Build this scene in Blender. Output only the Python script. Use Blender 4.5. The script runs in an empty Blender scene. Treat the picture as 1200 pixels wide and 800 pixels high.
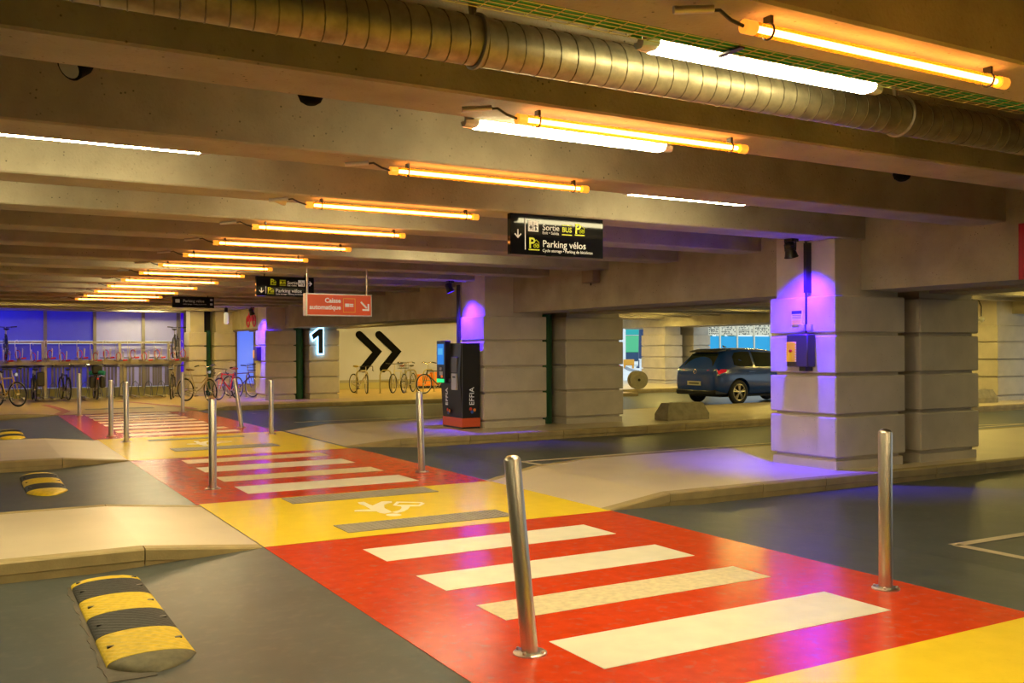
import bpy, math, random
from mathutils import Vector, Matrix
random.seed(7)
S = bpy.context.scene
COL = S.collection
PI = math.pi

# ------------------------------------------------------------------ camera
FPX, HY, CAMH = 1122.0, 410.5, 1.5
YAW, ROLL = math.radians(29.73), math.radians(0.22)
cF = Vector((math.sin(YAW), math.cos(YAW), 0)); _r = Vector((math.cos(YAW), -math.sin(YAW), 0)); _u = Vector((0, 0, 1))
cR = _r * math.cos(ROLL) - _u * math.sin(ROLL); cU = _r * math.sin(ROLL) + _u * math.cos(ROLL)
cC = Vector((0, 0, CAMH))
cam = bpy.data.cameras.new('camera'); camo = bpy.data.objects.new('camera', cam); COL.objects.link(camo)
m = Matrix((cR, cU, -cF)).transposed().to_4x4(); m.translation = cC
camo.matrix_world = m
cam.sensor_width = 36; cam.lens = 36 * FPX / 1200; cam.shift_y = (HY - 400) / 1200
cam.clip_start = .05; cam.clip_end = 600
S.camera = camo
# ------------------------------------------------------------------ world, exposure
w = bpy.data.worlds.new('overcast_sky'); S.world = w; w.use_nodes = True
bg = w.node_tree.nodes['Background']; bg.inputs[0].default_value = (.74, .90, 1, 1); bg.inputs[1].default_value = 1.15
S.view_settings.view_transform = 'Standard'; S.view_settings.look = 'None'
S.view_settings.gamma = 1; S.view_settings.use_curve_mapping = False
S.view_settings.exposure = 0.18
AMBER, WHITE, OLIVE = (1, .60, .30), (1, .86, .47), (1, .76, .19)
AMBER_W, WHITE_W, OLIVE_W = 20.0, 76.0, 80.0     # emission strength of the tubes
FLOOD = (.043, .006, 1.0); FLOOD_W = 820

# pixel of the photograph -> point on a plane
def ray(x, y): return cF + cR * ((x - 600) / FPX) - cU * ((y - HY) / FPX)
def onz(x, y, z=0.): d = ray(x, y); return cC + d * ((z - CAMH) / d.z)
def onY(x, y, Y): d = ray(x, y); return cC + d * (Y / d.y)
def onX(x, y, X): d = ray(x, y); return cC + d * (X / d.x)

# ------------------------------------------------------------------ materials
MATS = {}
def mat(name, col=(.5, .5, .5), rough=.5, metal=0., var=0., vs=4., bump=0., bs=60., emit=None, es=0., wear=None, wears=3., wearw=.5, wearm=.4,
        pits=0., coat=0., trans=0., spec=None, roughvar=0.):
    if name in MATS: return MATS[name]
    M = bpy.data.materials.new(name); M.use_nodes = True; MATS[name] = M
    nt = M.node_tree; N, L = nt.nodes, nt.links; b = N['Principled BSDF']
    c4 = (*col, 1)
    b.inputs['Base Color'].default_value = c4; b.inputs['Roughness'].default_value = rough; b.inputs['Metallic'].default_value = metal
    if coat: b.inputs['Coat Weight'].default_value = coat; b.inputs['Coat Roughness'].default_value = .12
    if trans: b.inputs['Transmission Weight'].default_value = trans
    if spec is not None: b.inputs['Specular IOR Level'].default_value = spec
    if emit: b.inputs['Emission Color'].default_value = (*emit, 1); b.inputs['Emission Strength'].default_value = es
    geo = N.new('ShaderNodeNewGeometry'); out = None
    def noise(scale, det=4):
        n = N.new('ShaderNodeTexNoise'); n.inputs['Scale'].default_value = scale; n.inputs['Detail'].default_value = det
        L.new(geo.outputs['Position'], n.inputs['Vector']); return n.outputs['Fac']
    def mix(a, bcol, fac):
        x = N.new('ShaderNodeMix'); x.data_type = 'RGBA'
        if isinstance(a, tuple): x.inputs[6].default_value = a
        else: L.new(a, x.inputs[6])
        x.inputs[7].default_value = bcol; L.new(fac, x.inputs[0]); return x.outputs[2]
    def ramp(f, p0, p1, lo=0., hi=1.):
        r = N.new('ShaderNodeMapRange'); r.inputs[1].default_value = p0; r.inputs[2].default_value = p1
        r.inputs[3].default_value = lo; r.inputs[4].default_value = hi; L.new(f, r.inputs[0]); return r.outputs[0]
    if var:
        out = mix(tuple(min(1, c * (1 + var)) for c in col) + (1,), tuple(c * (1 - var) for c in col) + (1,), ramp(noise(vs, 6), .3, .7))
    if wear:
        out = mix(out or c4, (*wear, 1), ramp(noise(wears, 9), wearw, wearw + .25, 0, wearm))
    if pits:
        v = N.new('ShaderNodeTexVoronoi'); v.inputs['Scale'].default_value = 26; L.new(geo.outputs['Position'], v.inputs['Vector'])
        gate = N.new('ShaderNodeMath'); gate.operation = 'MULTIPLY'
        L.new(ramp(v.outputs['Distance'], .20, .10), gate.inputs[0]); L.new(ramp(noise(7.1, 3), .54, .62, 0, pits), gate.inputs[1])
        out = mix(out or c4, tuple(c * .3 for c in col) + (1,), gate.outputs[0])
    if out: L.new(out, b.inputs['Base Color'])
    if roughvar: L.new(ramp(noise(2.2, 7), .3, .7, max(.03, rough - roughvar), rough + roughvar), b.inputs['Roughness'])
    if bump:
        bn = N.new('ShaderNodeBump'); bn.inputs['Strength'].default_value = bump; bn.inputs['Distance'].default_value = .01
        L.new(noise(bs, 5), bn.inputs['Height']); L.new(bn.outputs[0], b.inputs['Normal'])
    return M

CONC = mat('concrete', (.37, .325, .235), .8, var=.16, vs=2.6, bump=.35, bs=45, wear=(.20, .17, .12), wears=38, wearw=.60, wearm=.55, pits=1.)
CONC_S = mat('concrete_slab', (.38, .34, .26), .85, var=.1, vs=1.5, bump=.2, bs=30)
BLOCK = mat('pillar_block', (.56, .50, .41), .72, var=.09, vs=3, bump=.12, bs=30, pits=.5)
ROAD = mat('road_resin', (.072, .083, .080), .38, var=.14, vs=3.2, bump=.05, bs=140, spec=.35, wear=(.17, .15, .12), wears=14, wearw=.52, wearm=.35)
BEIGE = mat('beige_resin', (.60, .50, .34), .36, var=.06, vs=1.5, bump=.05, bs=120, spec=.35, wear=(.42, .34, .22), wears=9, wearw=.6, wearm=.2)
KERB = mat('kerb_stone', (.37, .28, .12), .6, var=.15, vs=5, bump=.2, bs=60)
RED = mat('red_paint', (.66, .052, .006), .2, var=.12, vs=9, bump=.05, bs=110, wear=(.36, .16, .11), wears=16, wearw=.55, wearm=.6, spec=.42)
YEL = mat('yellow_paint', (.92, .67, .03), .25, var=.04, vs=6, bump=.05, bs=110, wear=(.6, .38, .02), wears=25, wearw=.6, wearm=.2, spec=.42)
STRIPE = mat('white_paint', (.78, .74, .60), .38, var=.06, vs=6, bump=.12, bs=80, wear=(.5, .42, .3), wears=9, wearw=.66)
STRIPE_WARM = mat('white_paint_warm_lit', (.68, .58, .36), .45, var=.16, vs=22, bump=.2, bs=90)  # white stripe with the light's cream cast put into its colour; coarser texture
LINE = mat('road_line_paint', (.62, .52, .36), .5, var=.1, vs=8)
GREYMAT = mat('tactile_rubber', (.25, .22, .17), .6, var=.15, vs=9)
STEEL = mat('brushed_steel', (.60, .55, .49), .31, 1., var=.06, vs=6, bump=.06, bs=120)
GALV = mat('galvanised_steel', (.33, .29, .18), .5, .75, var=.25, vs=14, bump=.12, bs=30)
DARKM = mat('dark_metal', (.03, .028, .026), .4, .3)
BLACK = mat('black_paint', (.012, .012, .013), .28)
GLOSSBLK = mat('sign_black', (.006, .006, .008), .05, spec=.12)
RUBBER = mat('black_rubber', (.03, .028, .025), .6, var=.2, vs=20, bump=.4, bs=50)
RUBBERY = mat('yellow_rubber', (.72, .50, .01), .5, var=.15, vs=25, bump=.4, bs=50)
SIGNW = mat('sign_white', (.75, .74, .72), .5, emit=(1, .97, .92), es=.10)
SIGNY = mat('sign_yellow', (.62, .66, .01), .5, emit=(.7, .8, 0), es=.10)
ORANGE = mat('sign_orange', (.70, .075, .004), .4, emit=(1, .10, .003), es=.05)
ALU = mat('aluminium', (.5, .47, .44), .4, .8)
GREENC = mat('green_cable', (.01, .30, .06), .45)
WIREY = mat('tray_wire', (.62, .55, .25), .4, .7)
LAMPBODY = mat('lamp_housing', (.62, .60, .55), .35)
def emis(name, col, s): return mat(name, (0, 0, 0), .6, emit=col, es=s)
E_AMBER = emis('amber_tube_glow', AMBER, AMBER_W)
E_WHITE = emis('white_tube_glow', WHITE, WHITE_W)
E_OLIVE = emis('warm_tube_glow', OLIVE, OLIVE_W)
SHELL = bpy.data.materials.new('amber_sleeve'); SHELL.use_nodes = True
_n = SHELL.node_tree.nodes; _l = SHELL.node_tree.links
for q in list(_n):
    if q.type != 'OUTPUT_MATERIAL': _n.remove(q)
_t = _n.new('ShaderNodeBsdfTransparent'); _t.inputs[0].default_value = (1, .56, .22, 1)
_d = _n.new('ShaderNodeBsdfTranslucent'); _d.inputs[0].default_value = (1, .42, .02, 1)
_x = _n.new('ShaderNodeMixShader'); _x.inputs[0].default_value = .16
_l.new(_t.outputs[0], _x.inputs[1]); _l.new(_d.outputs[0], _x.inputs[2]); _l.new(_x.outputs[0], [q for q in _n if q.type == 'OUTPUT_MATERIAL'][0].inputs[0])

# ------------------------------------------------------------------ mesh helpers
class MB:
    def __init__(s): s.v = []; s.f = []
    def add(s, vs, fs):
        o = len(s.v); s.v += [tuple(p) for p in vs]; s.f += [tuple(i + o for i in f) for f in fs]; return s
    def box(s, x0, x1, y0, y1, z0, z1, c=0.):
        x0, x1 = sorted((x0, x1)); y0, y1 = sorted((y0, y1)); z0, z1 = sorted((z0, z1))
        if not c:
            return s.add([(x, y, z) for x in (x0, x1) for y in (y0, y1) for z in (z0, z1)],
                         [(0, 1, 3, 2), (4, 6, 7, 5), (0, 4, 5, 1), (2, 3, 7, 6), (0, 2, 6, 4), (1, 5, 7, 3)])
        vs = []; fs = []
        X, Y, Z = (x0, x1), (y0, y1), (z0, z1)
        idx = {}
        for i in (0, 1):
            for j in (0, 1):
                for k in (0, 1):
                    sx, sy, sz = (1 - 2 * i) * c, (1 - 2 * j) * c, (1 - 2 * k) * c
                    for a, p in enumerate(((X[i], Y[j] + sy, Z[k] + sz), (X[i] + sx, Y[j], Z[k] + sz), (X[i] + sx, Y[j] + sy, Z[k]))):
                        idx[i, j, k, a] = len(vs); vs.append(p)
        cx = Vector(((x0 + x1) / 2, (y0 + y1) / 2, (z0 + z1) / 2))
        def face(l):
            a, b_, d = [Vector(vs[l[t]]) for t in (0, 1, 2)]
            ctr = sum((Vector(vs[t]) for t in l), Vector()) / len(l)
            fs.append(tuple(l) if (b_ - a).cross(d - a).dot(ctr - cx) > 0 else tuple(reversed(l)))
        o4 = ((0, 0), (1, 0), (1, 1), (0, 1))
        for t in (0, 1):
            face([idx[t, p, q, 0] for p, q in o4]); face([idx[p, t, q, 1] for p, q in o4]); face([idx[p, q, t, 2] for p, q in o4])
        for p in (0, 1):
            for q in (0, 1):
                face([idx[p, q, 0, 0], idx[p, q, 1, 0], idx[p, q, 1, 1], idx[p, q, 0, 1]])
                face([idx[p, 0, q, 0], idx[p, 1, q, 0], idx[p, 1, q, 2], idx[p, 0, q, 2]])
                face([idx[0, p, q, 1], idx[1, p, q, 1], idx[1, p, q, 2], idx[0, p, q, 2]])
                for r in (0, 1): face([idx[p, q, r, 0], idx[p, q, r, 1], idx[p, q, r, 2]])
        return s.add(vs, fs)
    def tube(s, pts, r, n=8, closed=False, caps=True):
        pts = [Vector(p) for p in pts]; k = len(pts); rs = r if isinstance(r, (list, tuple)) else [r] * k
        rings = []; up = None
        for i in range(k):
            if closed: t = pts[(i + 1) % k] - pts[i - 1]
            else: t = pts[min(i + 1, k - 1)] - pts[max(i - 1, 0)]
            t.normalize()
            if up is None: up = Vector((0, 0, 1)) if abs(t.z) < .9 else Vector((1, 0, 0))
            a = t.cross(up)
            if a.length < 1e-4: a = t.cross(Vector((0, 1, 0)))
            a.normalize(); b_ = a.cross(t); up = b_
            rings.append([pts[i] + (a * math.cos(2 * PI * j / n) + b_ * math.sin(2 * PI * j / n)) * rs[i] for j in range(n)])
        vs = [p for q in rings for p in q]; fs = []
        for i in range(k if closed else k - 1):
            i2 = (i + 1) % k
            for j in range(n): fs.append((i * n + j, i * n + (j + 1) % n, i2 * n + (j + 1) % n, i2 * n + j))
        if caps and not closed: fs += [tuple(reversed(range(n))), tuple((k - 1) * n + j for j in range(n))]
        return s.add(vs, fs)
    def cyl(s, a, b_, r, n=16, r2=None): return s.tube([a, b_], [r, r if r2 is None else r2], n)
    def ring(s, c, axis, R, r, n=24, m_=6):
        c = Vector(c); ax = Vector(axis).normalized(); e = ax.orthogonal().normalized(); g = ax.cross(e)
        return s.tube([c + (e * math.cos(2 * PI * i / n) + g * math.sin(2 * PI * i / n)) * R for i in range(n)], r, m_, closed=True)
    def prism(s, poly, fn, d0, d1):
        """poly: 2D points; fn(u, v, d) -> 3D point"""
        n = len(poly); vs = [fn(u, v, d0) for u, v in poly] + [fn(u, v, d1) for u, v in poly]
        fs = [tuple(reversed(range(n))), tuple(range(n, 2 * n))] + [(i, (i + 1) % n, n + (i + 1) % n, n + i) for i in range(n)]
        return s.add(vs, fs)
    def lathe(s, prof, c=(0, 0, 0), n=24):
        c = Vector(c); k = len(prof)
        vs = [c + Vector((r * math.cos(2 * PI * j / n), r * math.sin(2 * PI * j / n), z)) for r, z in prof for j in range(n)]
        fs = [(i * n + j, i * n + (j + 1) % n, (i + 1) * n + (j + 1) % n, (i + 1) * n + j) for i in range(k - 1) for j in range(n)]
        fs += [tuple(reversed(range(n))), tuple((k - 1) * n + j for j in range(n))]
        return s.add(vs, fs)
    def mesh(s, name, sm=True):
        me = bpy.data.meshes.new(name); me.from_pydata(s.v, [], s.f)
        bm = __import__('bmesh').new(); bm.from_mesh(me); __import__('bmesh').ops.recalc_face_normals(bm, faces=bm.faces); bm.to_mesh(me); bm.free()
        if sm:
            me.shade_smooth(); me.set_sharp_from_angle(angle=.65)
        return me
    def build(s, name, m_, parent=None, sm=True, **kw):
        return put(name, s.mesh(name, sm), m_, parent, **kw)
def put(name, me, m_, parent=None, loc=None, rot=None, label=None, cat=None, group=None, kind=None):
    o = bpy.data.objects.new(name, me); COL.objects.link(o)
    if m_ is not None and me is not None:
        if len(me.materials) == 0: me.materials.append(m_)
    if parent is not None: o.parent = parent
    if loc is not None: o.location = loc
    if rot is not None: o.rotation_euler = rot
    if label: o['label'] = label
    if cat: o['category'] = cat
    if group: o['group'] = group
    if kind: o['kind'] = kind
    return o
def empty(name, loc=(0, 0, 0), rot=(0, 0, 0), **kw): return put(name, None, None, None, loc, rot, **kw)
def B(*a, c=0.): return MB().box(*a, c=c)
def text_mesh(body, size, align='LEFT', depth=.002, name='lettering', bold=0.):
    cu = bpy.data.curves.new(name, 'FONT'); cu.body = body; cu.size = size; cu.align_x = align; cu.extrude = depth / 2; cu.offset = bold
    cu.resolution_u = 3
    o = bpy.data.objects.new(name, cu); COL.objects.link(o)
    dg = bpy.context.evaluated_depsgraph_get(); me = bpy.data.meshes.new_from_object(o.evaluated_get(dg))
    bpy.data.objects.remove(o); bpy.data.curves.remove(cu); me.name = name; me.materials.clear(); return me
TX = (PI / 2, 0, 0)          # text standing in the XZ plane, read from -Y

# ================================================================== THE SETTING
WX0, WX1 = 1.97, 5.20          # walkway
XL, XR = -9.0, 46.0
def road_z(x):
    d = max(WX0 - x, x - WX1, 0); return -.06 * min(1, d / 1.15)
def isl_z(x):
    d = max(WX0 - x, x - WX1, 0); return .004 + .08 * min(1, d / .85)
def strip(mb, xs, y0, y1, zf, dz=0.):
    for a, b_ in zip(xs, xs[1:]):
        mb.add([(a, y0, zf(a) + dz), (b_, y0, zf(b_) + dz), (b_, y1, zf(b_) + dz), (a, y1, zf(a) + dz)], [(0, 1, 2, 3)])
fl = MB()
strip(fl, [XL, -.0, WX0 - 1.15, WX0, WX1, WX1 + 1.15, 12, 28], -9, 36, road_z)
floor = fl.build('floor', ROAD, kind='structure', label='grey resin coated car park roadway', cat='floor')

def flat(name, pts, m_, z=.003, th=.002, parent=floor, **kw):
    return MB().prism([(p[0], p[1]) for p in pts], lambda u, v, d: (u, v, z + d), -th, 0).build(name, m_, parent, sm=False, **kw)
def rect(name, x0, x1, y0, y1, m_, z=.003, **kw): return flat(name, [(x0, y0), (x1, y0), (x1, y1), (x0, y1)], m_, z, **kw)
# walkway, nearest first
rect('yellow_paint_band', 1.97, 5.23, -3.2, 3.22, YEL)
rect('red_paint_band', 1.98, 5.23, 3.22, 7.30, RED)
rect('yellow_paint_band', 1.98, 5.23, 7.30, 9.66, YEL, .006)
rect('red_paint_band', 1.96, 5.22, 9.66, 14.05, RED)
rect('yellow_paint_band', 1.93, 5.14, 14.05, 17.72, YEL, .006)
rect('red_paint_band', 1.90, 5.10, 17.72, 25.1, RED)
def stripe(y0, y1, x0, x1, m_): rect('zebra_stripe', x0, x1, y0, y1, m_, .0055)
for y0, y1, m_ in ((3.69, 4.18, STRIPE), (4.63, 4.99, STRIPE_WARM), (5.39, 5.85, STRIPE), (6.36, 6.83, STRIPE)): stripe(y0, y1, 2.6, 4.6, m_)
for y0, y1, m_ in ((10.12, 10.72, STRIPE), (11.2, 11.65, STRIPE_WARM), (12.2, 12.75, STRIPE), (13.25, 13.72, STRIPE_WARM)): stripe(y0, y1, 2.58, 4.54, m_)
for i in range(8): stripe(18.15 + .88 * i, 18.6 + .88 * i, 2.45, 4.5 - .02 * i, (STRIPE, STRIPE_WARM, STRIPE, STRIPE, STRIPE_WARM, STRIPE_WARM, STRIPE, STRIPE_WARM)[i])
# tactile strips with studs
def tactile(x0, x1, y0, y1, z):
    t = MB().box(x0, x1, y0, y1, z, z + .006).build('tactile_strip', GREYMAT, floor)
    st = MB(); n = int((x1 - x0) / .05); k = max(2, int((y1 - y0) / .05))
    for i in range(n):
        for j in range(k):
            cx, cy = x0 + (i + .5) * (x1 - x0) / n, y0 + (j + .5) * (y1 - y0) / k
            q = .012; st.add([(cx - q, cy - q, z + .006), (cx + q, cy - q, z + .006), (cx + q, cy + q, z + .006), (cx - q, cy + q, z + .006), (cx, cy, z + .012)],
                             [(0, 1, 4), (1, 2, 4), (2, 3, 4), (3, 0, 4)])
    st.build('studs', GREYMAT, t, sm=False, kind='stuff')
for a in ((2.73, 4.31, 7.5, 7.87, .006), (2.78, 4.35, 9.2, 9.6, .006), (2.73, 4.32, 14.95, 15.4, .006), (2.67, 4.25, 16.92, 17.13, .006)): tactile(*a)
# walking figure painted on the yellow band
def px_poly(pts): return [(onz(390 + u * .1083, 570 + v * .1083).x, onz(390 + u * .1083, 570 + v * .1083).y) for u, v in pts]
def figure(dx, dy, parent):
    shapes = [[(270, 178), (340, 172), (395, 200), (432, 212), (480, 190), (530, 168), (638, 165), (640, 182), (590, 190), (555, 205), (560, 240), (620, 270), (640, 285),
               (560, 300), (510, 292), (470, 275), (420, 276), (235, 278), (235, 262), (330, 256), (415, 255), (345, 215), (285, 195)],
              [(640, 285), (720, 262), (745, 240), (740, 222), (650, 210), (690, 170), (960, 176), (996, 190), (940, 220), (835, 222), (815, 250), (770, 275), (690, 295)]]
    hole = [(722, 182), (955, 186), (925, 207), (690, 204)]
    mb = MB()
    for p in shapes: mb.prism([(x + dx, y + dy) for x, y in px_poly(p)], lambda u, v, d: (u, v, .0078 + d), -.001, 0)
    hd = [(660 + 85 * math.cos(t * PI / 8), 314 + 14 * math.sin(t * PI / 8)) for t in range(16)]
    mb.prism([(x + dx, y + dy) for x, y in px_poly(hd)], lambda u, v, d: (u, v, .0078 + d), -.001, 0)
    f = mb.build('walking_figure_marking', mat('figure_paint', (.8, .74, .52), .45, var=.05), parent, sm=False)
    MB().prism([(x + dx, y + dy) for x, y in px_poly(hole)], lambda u, v, d: (u, v, .0086 + d), -.0005, 0).build('figure_gap', YEL, f, sm=False)
figure(0, 0, floor); figure(-.05, 7.55, floor)
# parking bay lines
def seg(p, q, wd, z):
    p, q = Vector(p[:2]), Vector(q[:2]); t = (q - p).normalized(); n = Vector((-t.y, t.x)) * wd / 2
    flat('road_line', [p - n, q - n, q + n, p + n], LINE, z)
RZ = -.055
for a, b_ in (((6.8, 4.86), (16, 4.75)), ((6.83, 4.86), (6.83, 1.2)), ((6.77, 11.57), (20, 11.95)), ((6.78, 11.57), (6.8, 10.7)), ((17.6, 12.3), (22, 11.2)),
              ((5.9, 20.6), (14.5, 20.8)), ((6.0, 20.6), (6.0, 19.4)), ((6.46, 25.3), (14, 25.25)), ((6.0, 25.3), (6.3, 24.0))):
    seg(a, b_, .09, RZ)

MORTAR = mat('mortar_patch', (.12, .10, .072), .7, var=.3, vs=9)
flat('mortar_patch', [(.575 + .008 * math.sin(i * 1.1) + .006 * math.sin(i * 2.7), 4.86 + i * .07) for i in range(31)] + [(.80, 6.98), (.80, 4.86)], MORTAR, -.0565)
# kerbed islands with single kerb stones
def island(name, front, back, zf, top=None, label=''):
    """front, back: point lists (x, y) from small to large x with the same x samples"""
    mb = MB()
    for (a, b_) in zip(range(len(front)), range(1, len(front))):
        f0, f1, b0, b1 = front[a], front[b_], back[a], back[b_]
        mb.add([(f0[0], f0[1] + .12, zf(f0[0])), (f1[0], f1[1] + .12, zf(f1[0])), (b1[0], b1[1] - .12, zf(b1[0])), (b0[0], b0[1] - .12, zf(b0[0]))], [(0, 1, 2, 3)])
    o = mb.build(name, top or BEIGE, kind='structure', label=label, cat='island', sm=False)
    for line, s in ((front, 1), (back, -1)):
        for (p, q) in zip(line, line[1:]):
            L_ = math.hypot(q[0] - p[0], q[1] - p[1]); n = max(1, round(L_ / 1.0))
            if p[0] > 20: n = 1
            for i in range(n):
                g = .004 / L_
                t0, t1 = i / n + g, (i + 1) / n - g
                x0, y0, x1, y1 = p[0] + (q[0] - p[0]) * t0, p[1] + (q[1] - p[1]) * t0, p[0] + (q[0] - p[0]) * t1, p[1] + (q[1] - p[1]) * t1
                z0, z1 = zf(x0) + .001, zf(x1) + .001
                # upper course, bevelled arris, over a slightly recessed lower course
                prof = [(.13, 0), (.012, 0), (0, -.012), (0, -.085), (.012, -.09), (.012, -.2), (.13, -.2)]
                vs = [(x0, y0 + s * u, z0 + v) for u, v in prof] + [(x1, y1 + s * u, z1 + v) for u, v in prof]
                k = len(prof)
                MB().add(vs, [tuple(range(k)), tuple(range(2 * k - 1, k - 1, -1))] + [(j, (j + 1) % k, k + (j + 1) % k, k + j) for j in range(k)]).build('kerb_stone', KERB, o, sm=False)
    return o
xsL = [XL, -3, 0.0, WX0 - .85, WX0]
island('kerb_island', [(x, 7.3) for x in xsL], [(x, 9.62) for x in xsL], isl_z, label='beige kerbed island beside the yellow band, speed bumps on both sides')
island('kerb_island', [(x, 14.05) for x in xsL], [(x, 17.6) for x in xsL], isl_z, label='beige kerbed island between two small speed bumps')
xsR = [WX1, WX1 + .85, 7.3, 12, 18, 27.5]
island('kerb_island', [(x, 7.32 + min(.13, (x - WX1) * .15)) for x in xsR], [(WX1, 9.75), (6.05, 10.1), (7.3, 10.52), (12, 10.5), (18, 10.6), (27.5, 10.8)], isl_z,
       label='beige kerbed island carrying the pillar with the alarm box')
island('kerb_island', [(WX1, 14.3), (6.05, 14.2), (7.3, 14.2), (12, 14.3), (18, 14.6), (27.5, 14.9)], [(WX1, 17.8), (6.05, 18.0), (7.3, 18.2), (12, 18.4), (18, 19.0), (27.5, 19.2)], isl_z,
       label='beige kerbed island carrying the payment machine')
def isl3(x): return .004 + (.05 * min(1, max(WX0 - x, x - WX1, 0) / .85))
x3 = [XL, 0, WX0 - .85, WX0, WX1, WX1 + .85, 8, 14, 19.8]
island('kerb_island', [(x, 25.1 if x <= WX1 else 25.1 + min(1, (x - WX1) / 1.6) * .95) for x in x3], [(x, 36.0) for x in x3], isl3, mat('ochre_resin', (.60, .41, .12), .36, var=.08, vs=2, bump=.05, bs=120, spec=.35), label='ochre platform holding the parked bicycles at the far wall')
isl3o = [o for o in COL.objects if o.get('label', '').startswith('ochre platform')][0]
x3b = [19.8, 21, 24, 27.5]
island('kerb_island', [(19.8, 27.7), (21, 27.7), (24, 27.9), (27.5, 28.2)], [(x, 36.0) for x in x3b], lambda x: .085, label='beige kerb platform under the cable drum')
rect('tactile_strip_far', 2.7, 4.38, 26.9, 27.3, GREYMAT, .012, parent=isl3o)
PINK = mat('faded_pink_line', (.45, .13, .13), .5, var=.2, vs=6)
for pts in ([(1.9, 25.2), (2.2, 26.5), (2.15, 28), (1.95, 30)], [(5.1, 25.3), (5.1, 26.3), (4.9, 27.6), (4.5, 29.5), (4.0, 31)]):
    for a, b_ in zip(pts, pts[1:]):
        p, q = Vector(a), Vector(b_); n = Vector((-(q - p).y, (q - p).x)).normalized() * .1
        flat('pink_line', [p - n, q - n, q + n, p + n], PINK, .03 if a[0] > 5 else .012, parent=isl3o)

# ---- ceiling: slab, cross beams, girders
B(XL, 28, -9, 36.2, 3.45, 3.65).build('ceiling', CONC_S, kind='structure', label='concrete ceiling slab', cat='ceiling', sm=False)
BY = [-7.56, -5.86, -4.16, -2.46, -.76, .94, 2.64, 4.33, 6.03, 7.80, 9.45, 11.05, 12.65, 14.30, 15.85, 17.60, 19.30, 21.10, 22.80, 24.40, 26.15, 27.95, 29.65, 31.35, 33.05]
BW = .43
def gx(y):          # left face of the girder line through the pillars
    if y > 28.4: return 7.78 - .28 * (y - 28.4) / 7.6
    P = [(-9, 9.3), (8.3, 9.3), (15.6, 8.85), (28.4, 8.3)]
    for (a, xa), (b_, xb) in zip(P, P[1:]):
        if y <= b_: return xa + (xb - xa) * (y - a) / (b_ - a)
    return 7.9
for i, y in enumerate(BY):
    if y > 35.4: continue
    B(XL, gx(y) + .02, y, y + BW, 2.80, 3.46, c=.012).build('ceiling_beam', CONC, kind='structure', label='concrete ceiling beam crossing above the walkway', cat='beam', group='beams above the walkway', sm=False)
    B(gx(y) + 2.0, 25.2, y, y + BW, 2.80, 3.46, c=.012).build('ceiling_beam', CONC, kind='structure', label='concrete ceiling beam above the side parking bays', cat='beam', group='beams above the side bays', sm=False)
def girder(p, q, wd, z0=2.2, label=''):
    (x0, y0), (x1, y1) = p, q
    MB().add([(x0, y0, z0), (x0 + wd, y0, z0), (x1 + wd, y1, z0), (x1, y1, z0), (x0, y0, 3.47), (x0 + wd, y0, 3.47), (x1 + wd, y1, 3.47), (x1, y1, 3.47)],
             [(0, 1, 2, 3), (4, 7, 6, 5), (0, 4, 5, 1), (1, 5, 6, 2), (2, 6, 7, 3), (3, 7, 4, 0)]).build('ceiling_girder', CONC, kind='structure', label=label, cat='girder', sm=False)
gl = [((-9, 9.3), (8.3, 9.3)), ((8.3, 9.3), (15.6, 8.85)), ((15.6, 8.85), (28.4, 8.3)), ((28.4, 7.78), (34.4, 7.56))]
for i, ((ya, xa), (yb, xb)) in enumerate(gl):
    girder((xa, ya), (xb, yb), .75, label='deep concrete girder resting on the pillars, span %s' % ('before the alarm pillar', 'between alarm pillar and payment machine', 'over the car lane', 'over the bicycles')[i])
    girder((xa + 1.25, ya), (xb + 1.25, yb), .75, label='twin concrete girder behind the front one, span %s' % ('before the alarm pillar', 'between alarm pillar and payment machine', 'over the car lane', 'over the bicycles')[i])
girder((25.2, -9), (25.2, 36), .7, z0=2.46, label='concrete girder over the distant pillars beside the car')
girder((26.6, -9), (26.6, 36), .7, z0=2.46, label='outer concrete girder at the open edge of the car park')

# ---- pillars with rusticated blocks
def pillar(x0, x1, y0, y1, zb, label, grooves=(.21, .72, 1.20, 1.68, 2.15)):
    r = B(x0 + .06, x1 - .06, y0 + .06, y1 - .06, zb - .08, 3.46).build('pillar', BLOCK, kind='structure', label=label, cat='pillar', sm=False)
    B(x0 + .02, x1 - .02, y0 + .02, y1 - .02, zb - .02, grooves[0] - .02, c=.008).build('plinth_block', BLOCK, r, sm=False)
    for a, b_ in zip(grooves, grooves[1:]):
        B(x0, x1, y0, y1, a + .018, b_ - .018, c=.014).build('block', BLOCK, r, sm=False)
    return r
PIPE = mat('green_pipe', (.01, .10, .03), .3)
def twin(x0, xa, xb, x1, y0, y1, zb, la, lb, pipe=False):
    pillar(x0, xa, y0, y1, zb, la); pillar(xb, x1, y0, y1, zb, lb)
    if pipe and pipe is not True:
        MB().cyl(((xa + xb) / 2, y0 + .4, zb - .02), ((xa + xb) / 2, y0 + .4, 2.19), min(.13, (xb - xa) / 2 - .03), 20).build('downpipe_or_lit_gap', PIPE, label='dark green drain pipe in the gap by the %s' % pipe, cat='pipe')
    B(xa - .02, xb + .02, y1 - .12, y1 - .04, zb, 3.4).build('trim_joint', mat('joint_filler', (.02, .02, .018), .8), kind='structure', label='dark joint panel behind the drain pipe', cat='trim', sm=False)
twin(8.8, 10.02, 10.30, 11.46, 7.81, 8.86, .084, 'grooved concrete pillar with violet light and alarm box', 'grooved concrete pillar joined to the alarm pillar')
twin(8.20, 9.55, 9.98, 11.34, 15.40, 16.45, .084, 'grooved concrete pillar behind the payment machine', 'grooved concrete pillar beside open view of the car', 'payment machine pillar')
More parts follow.
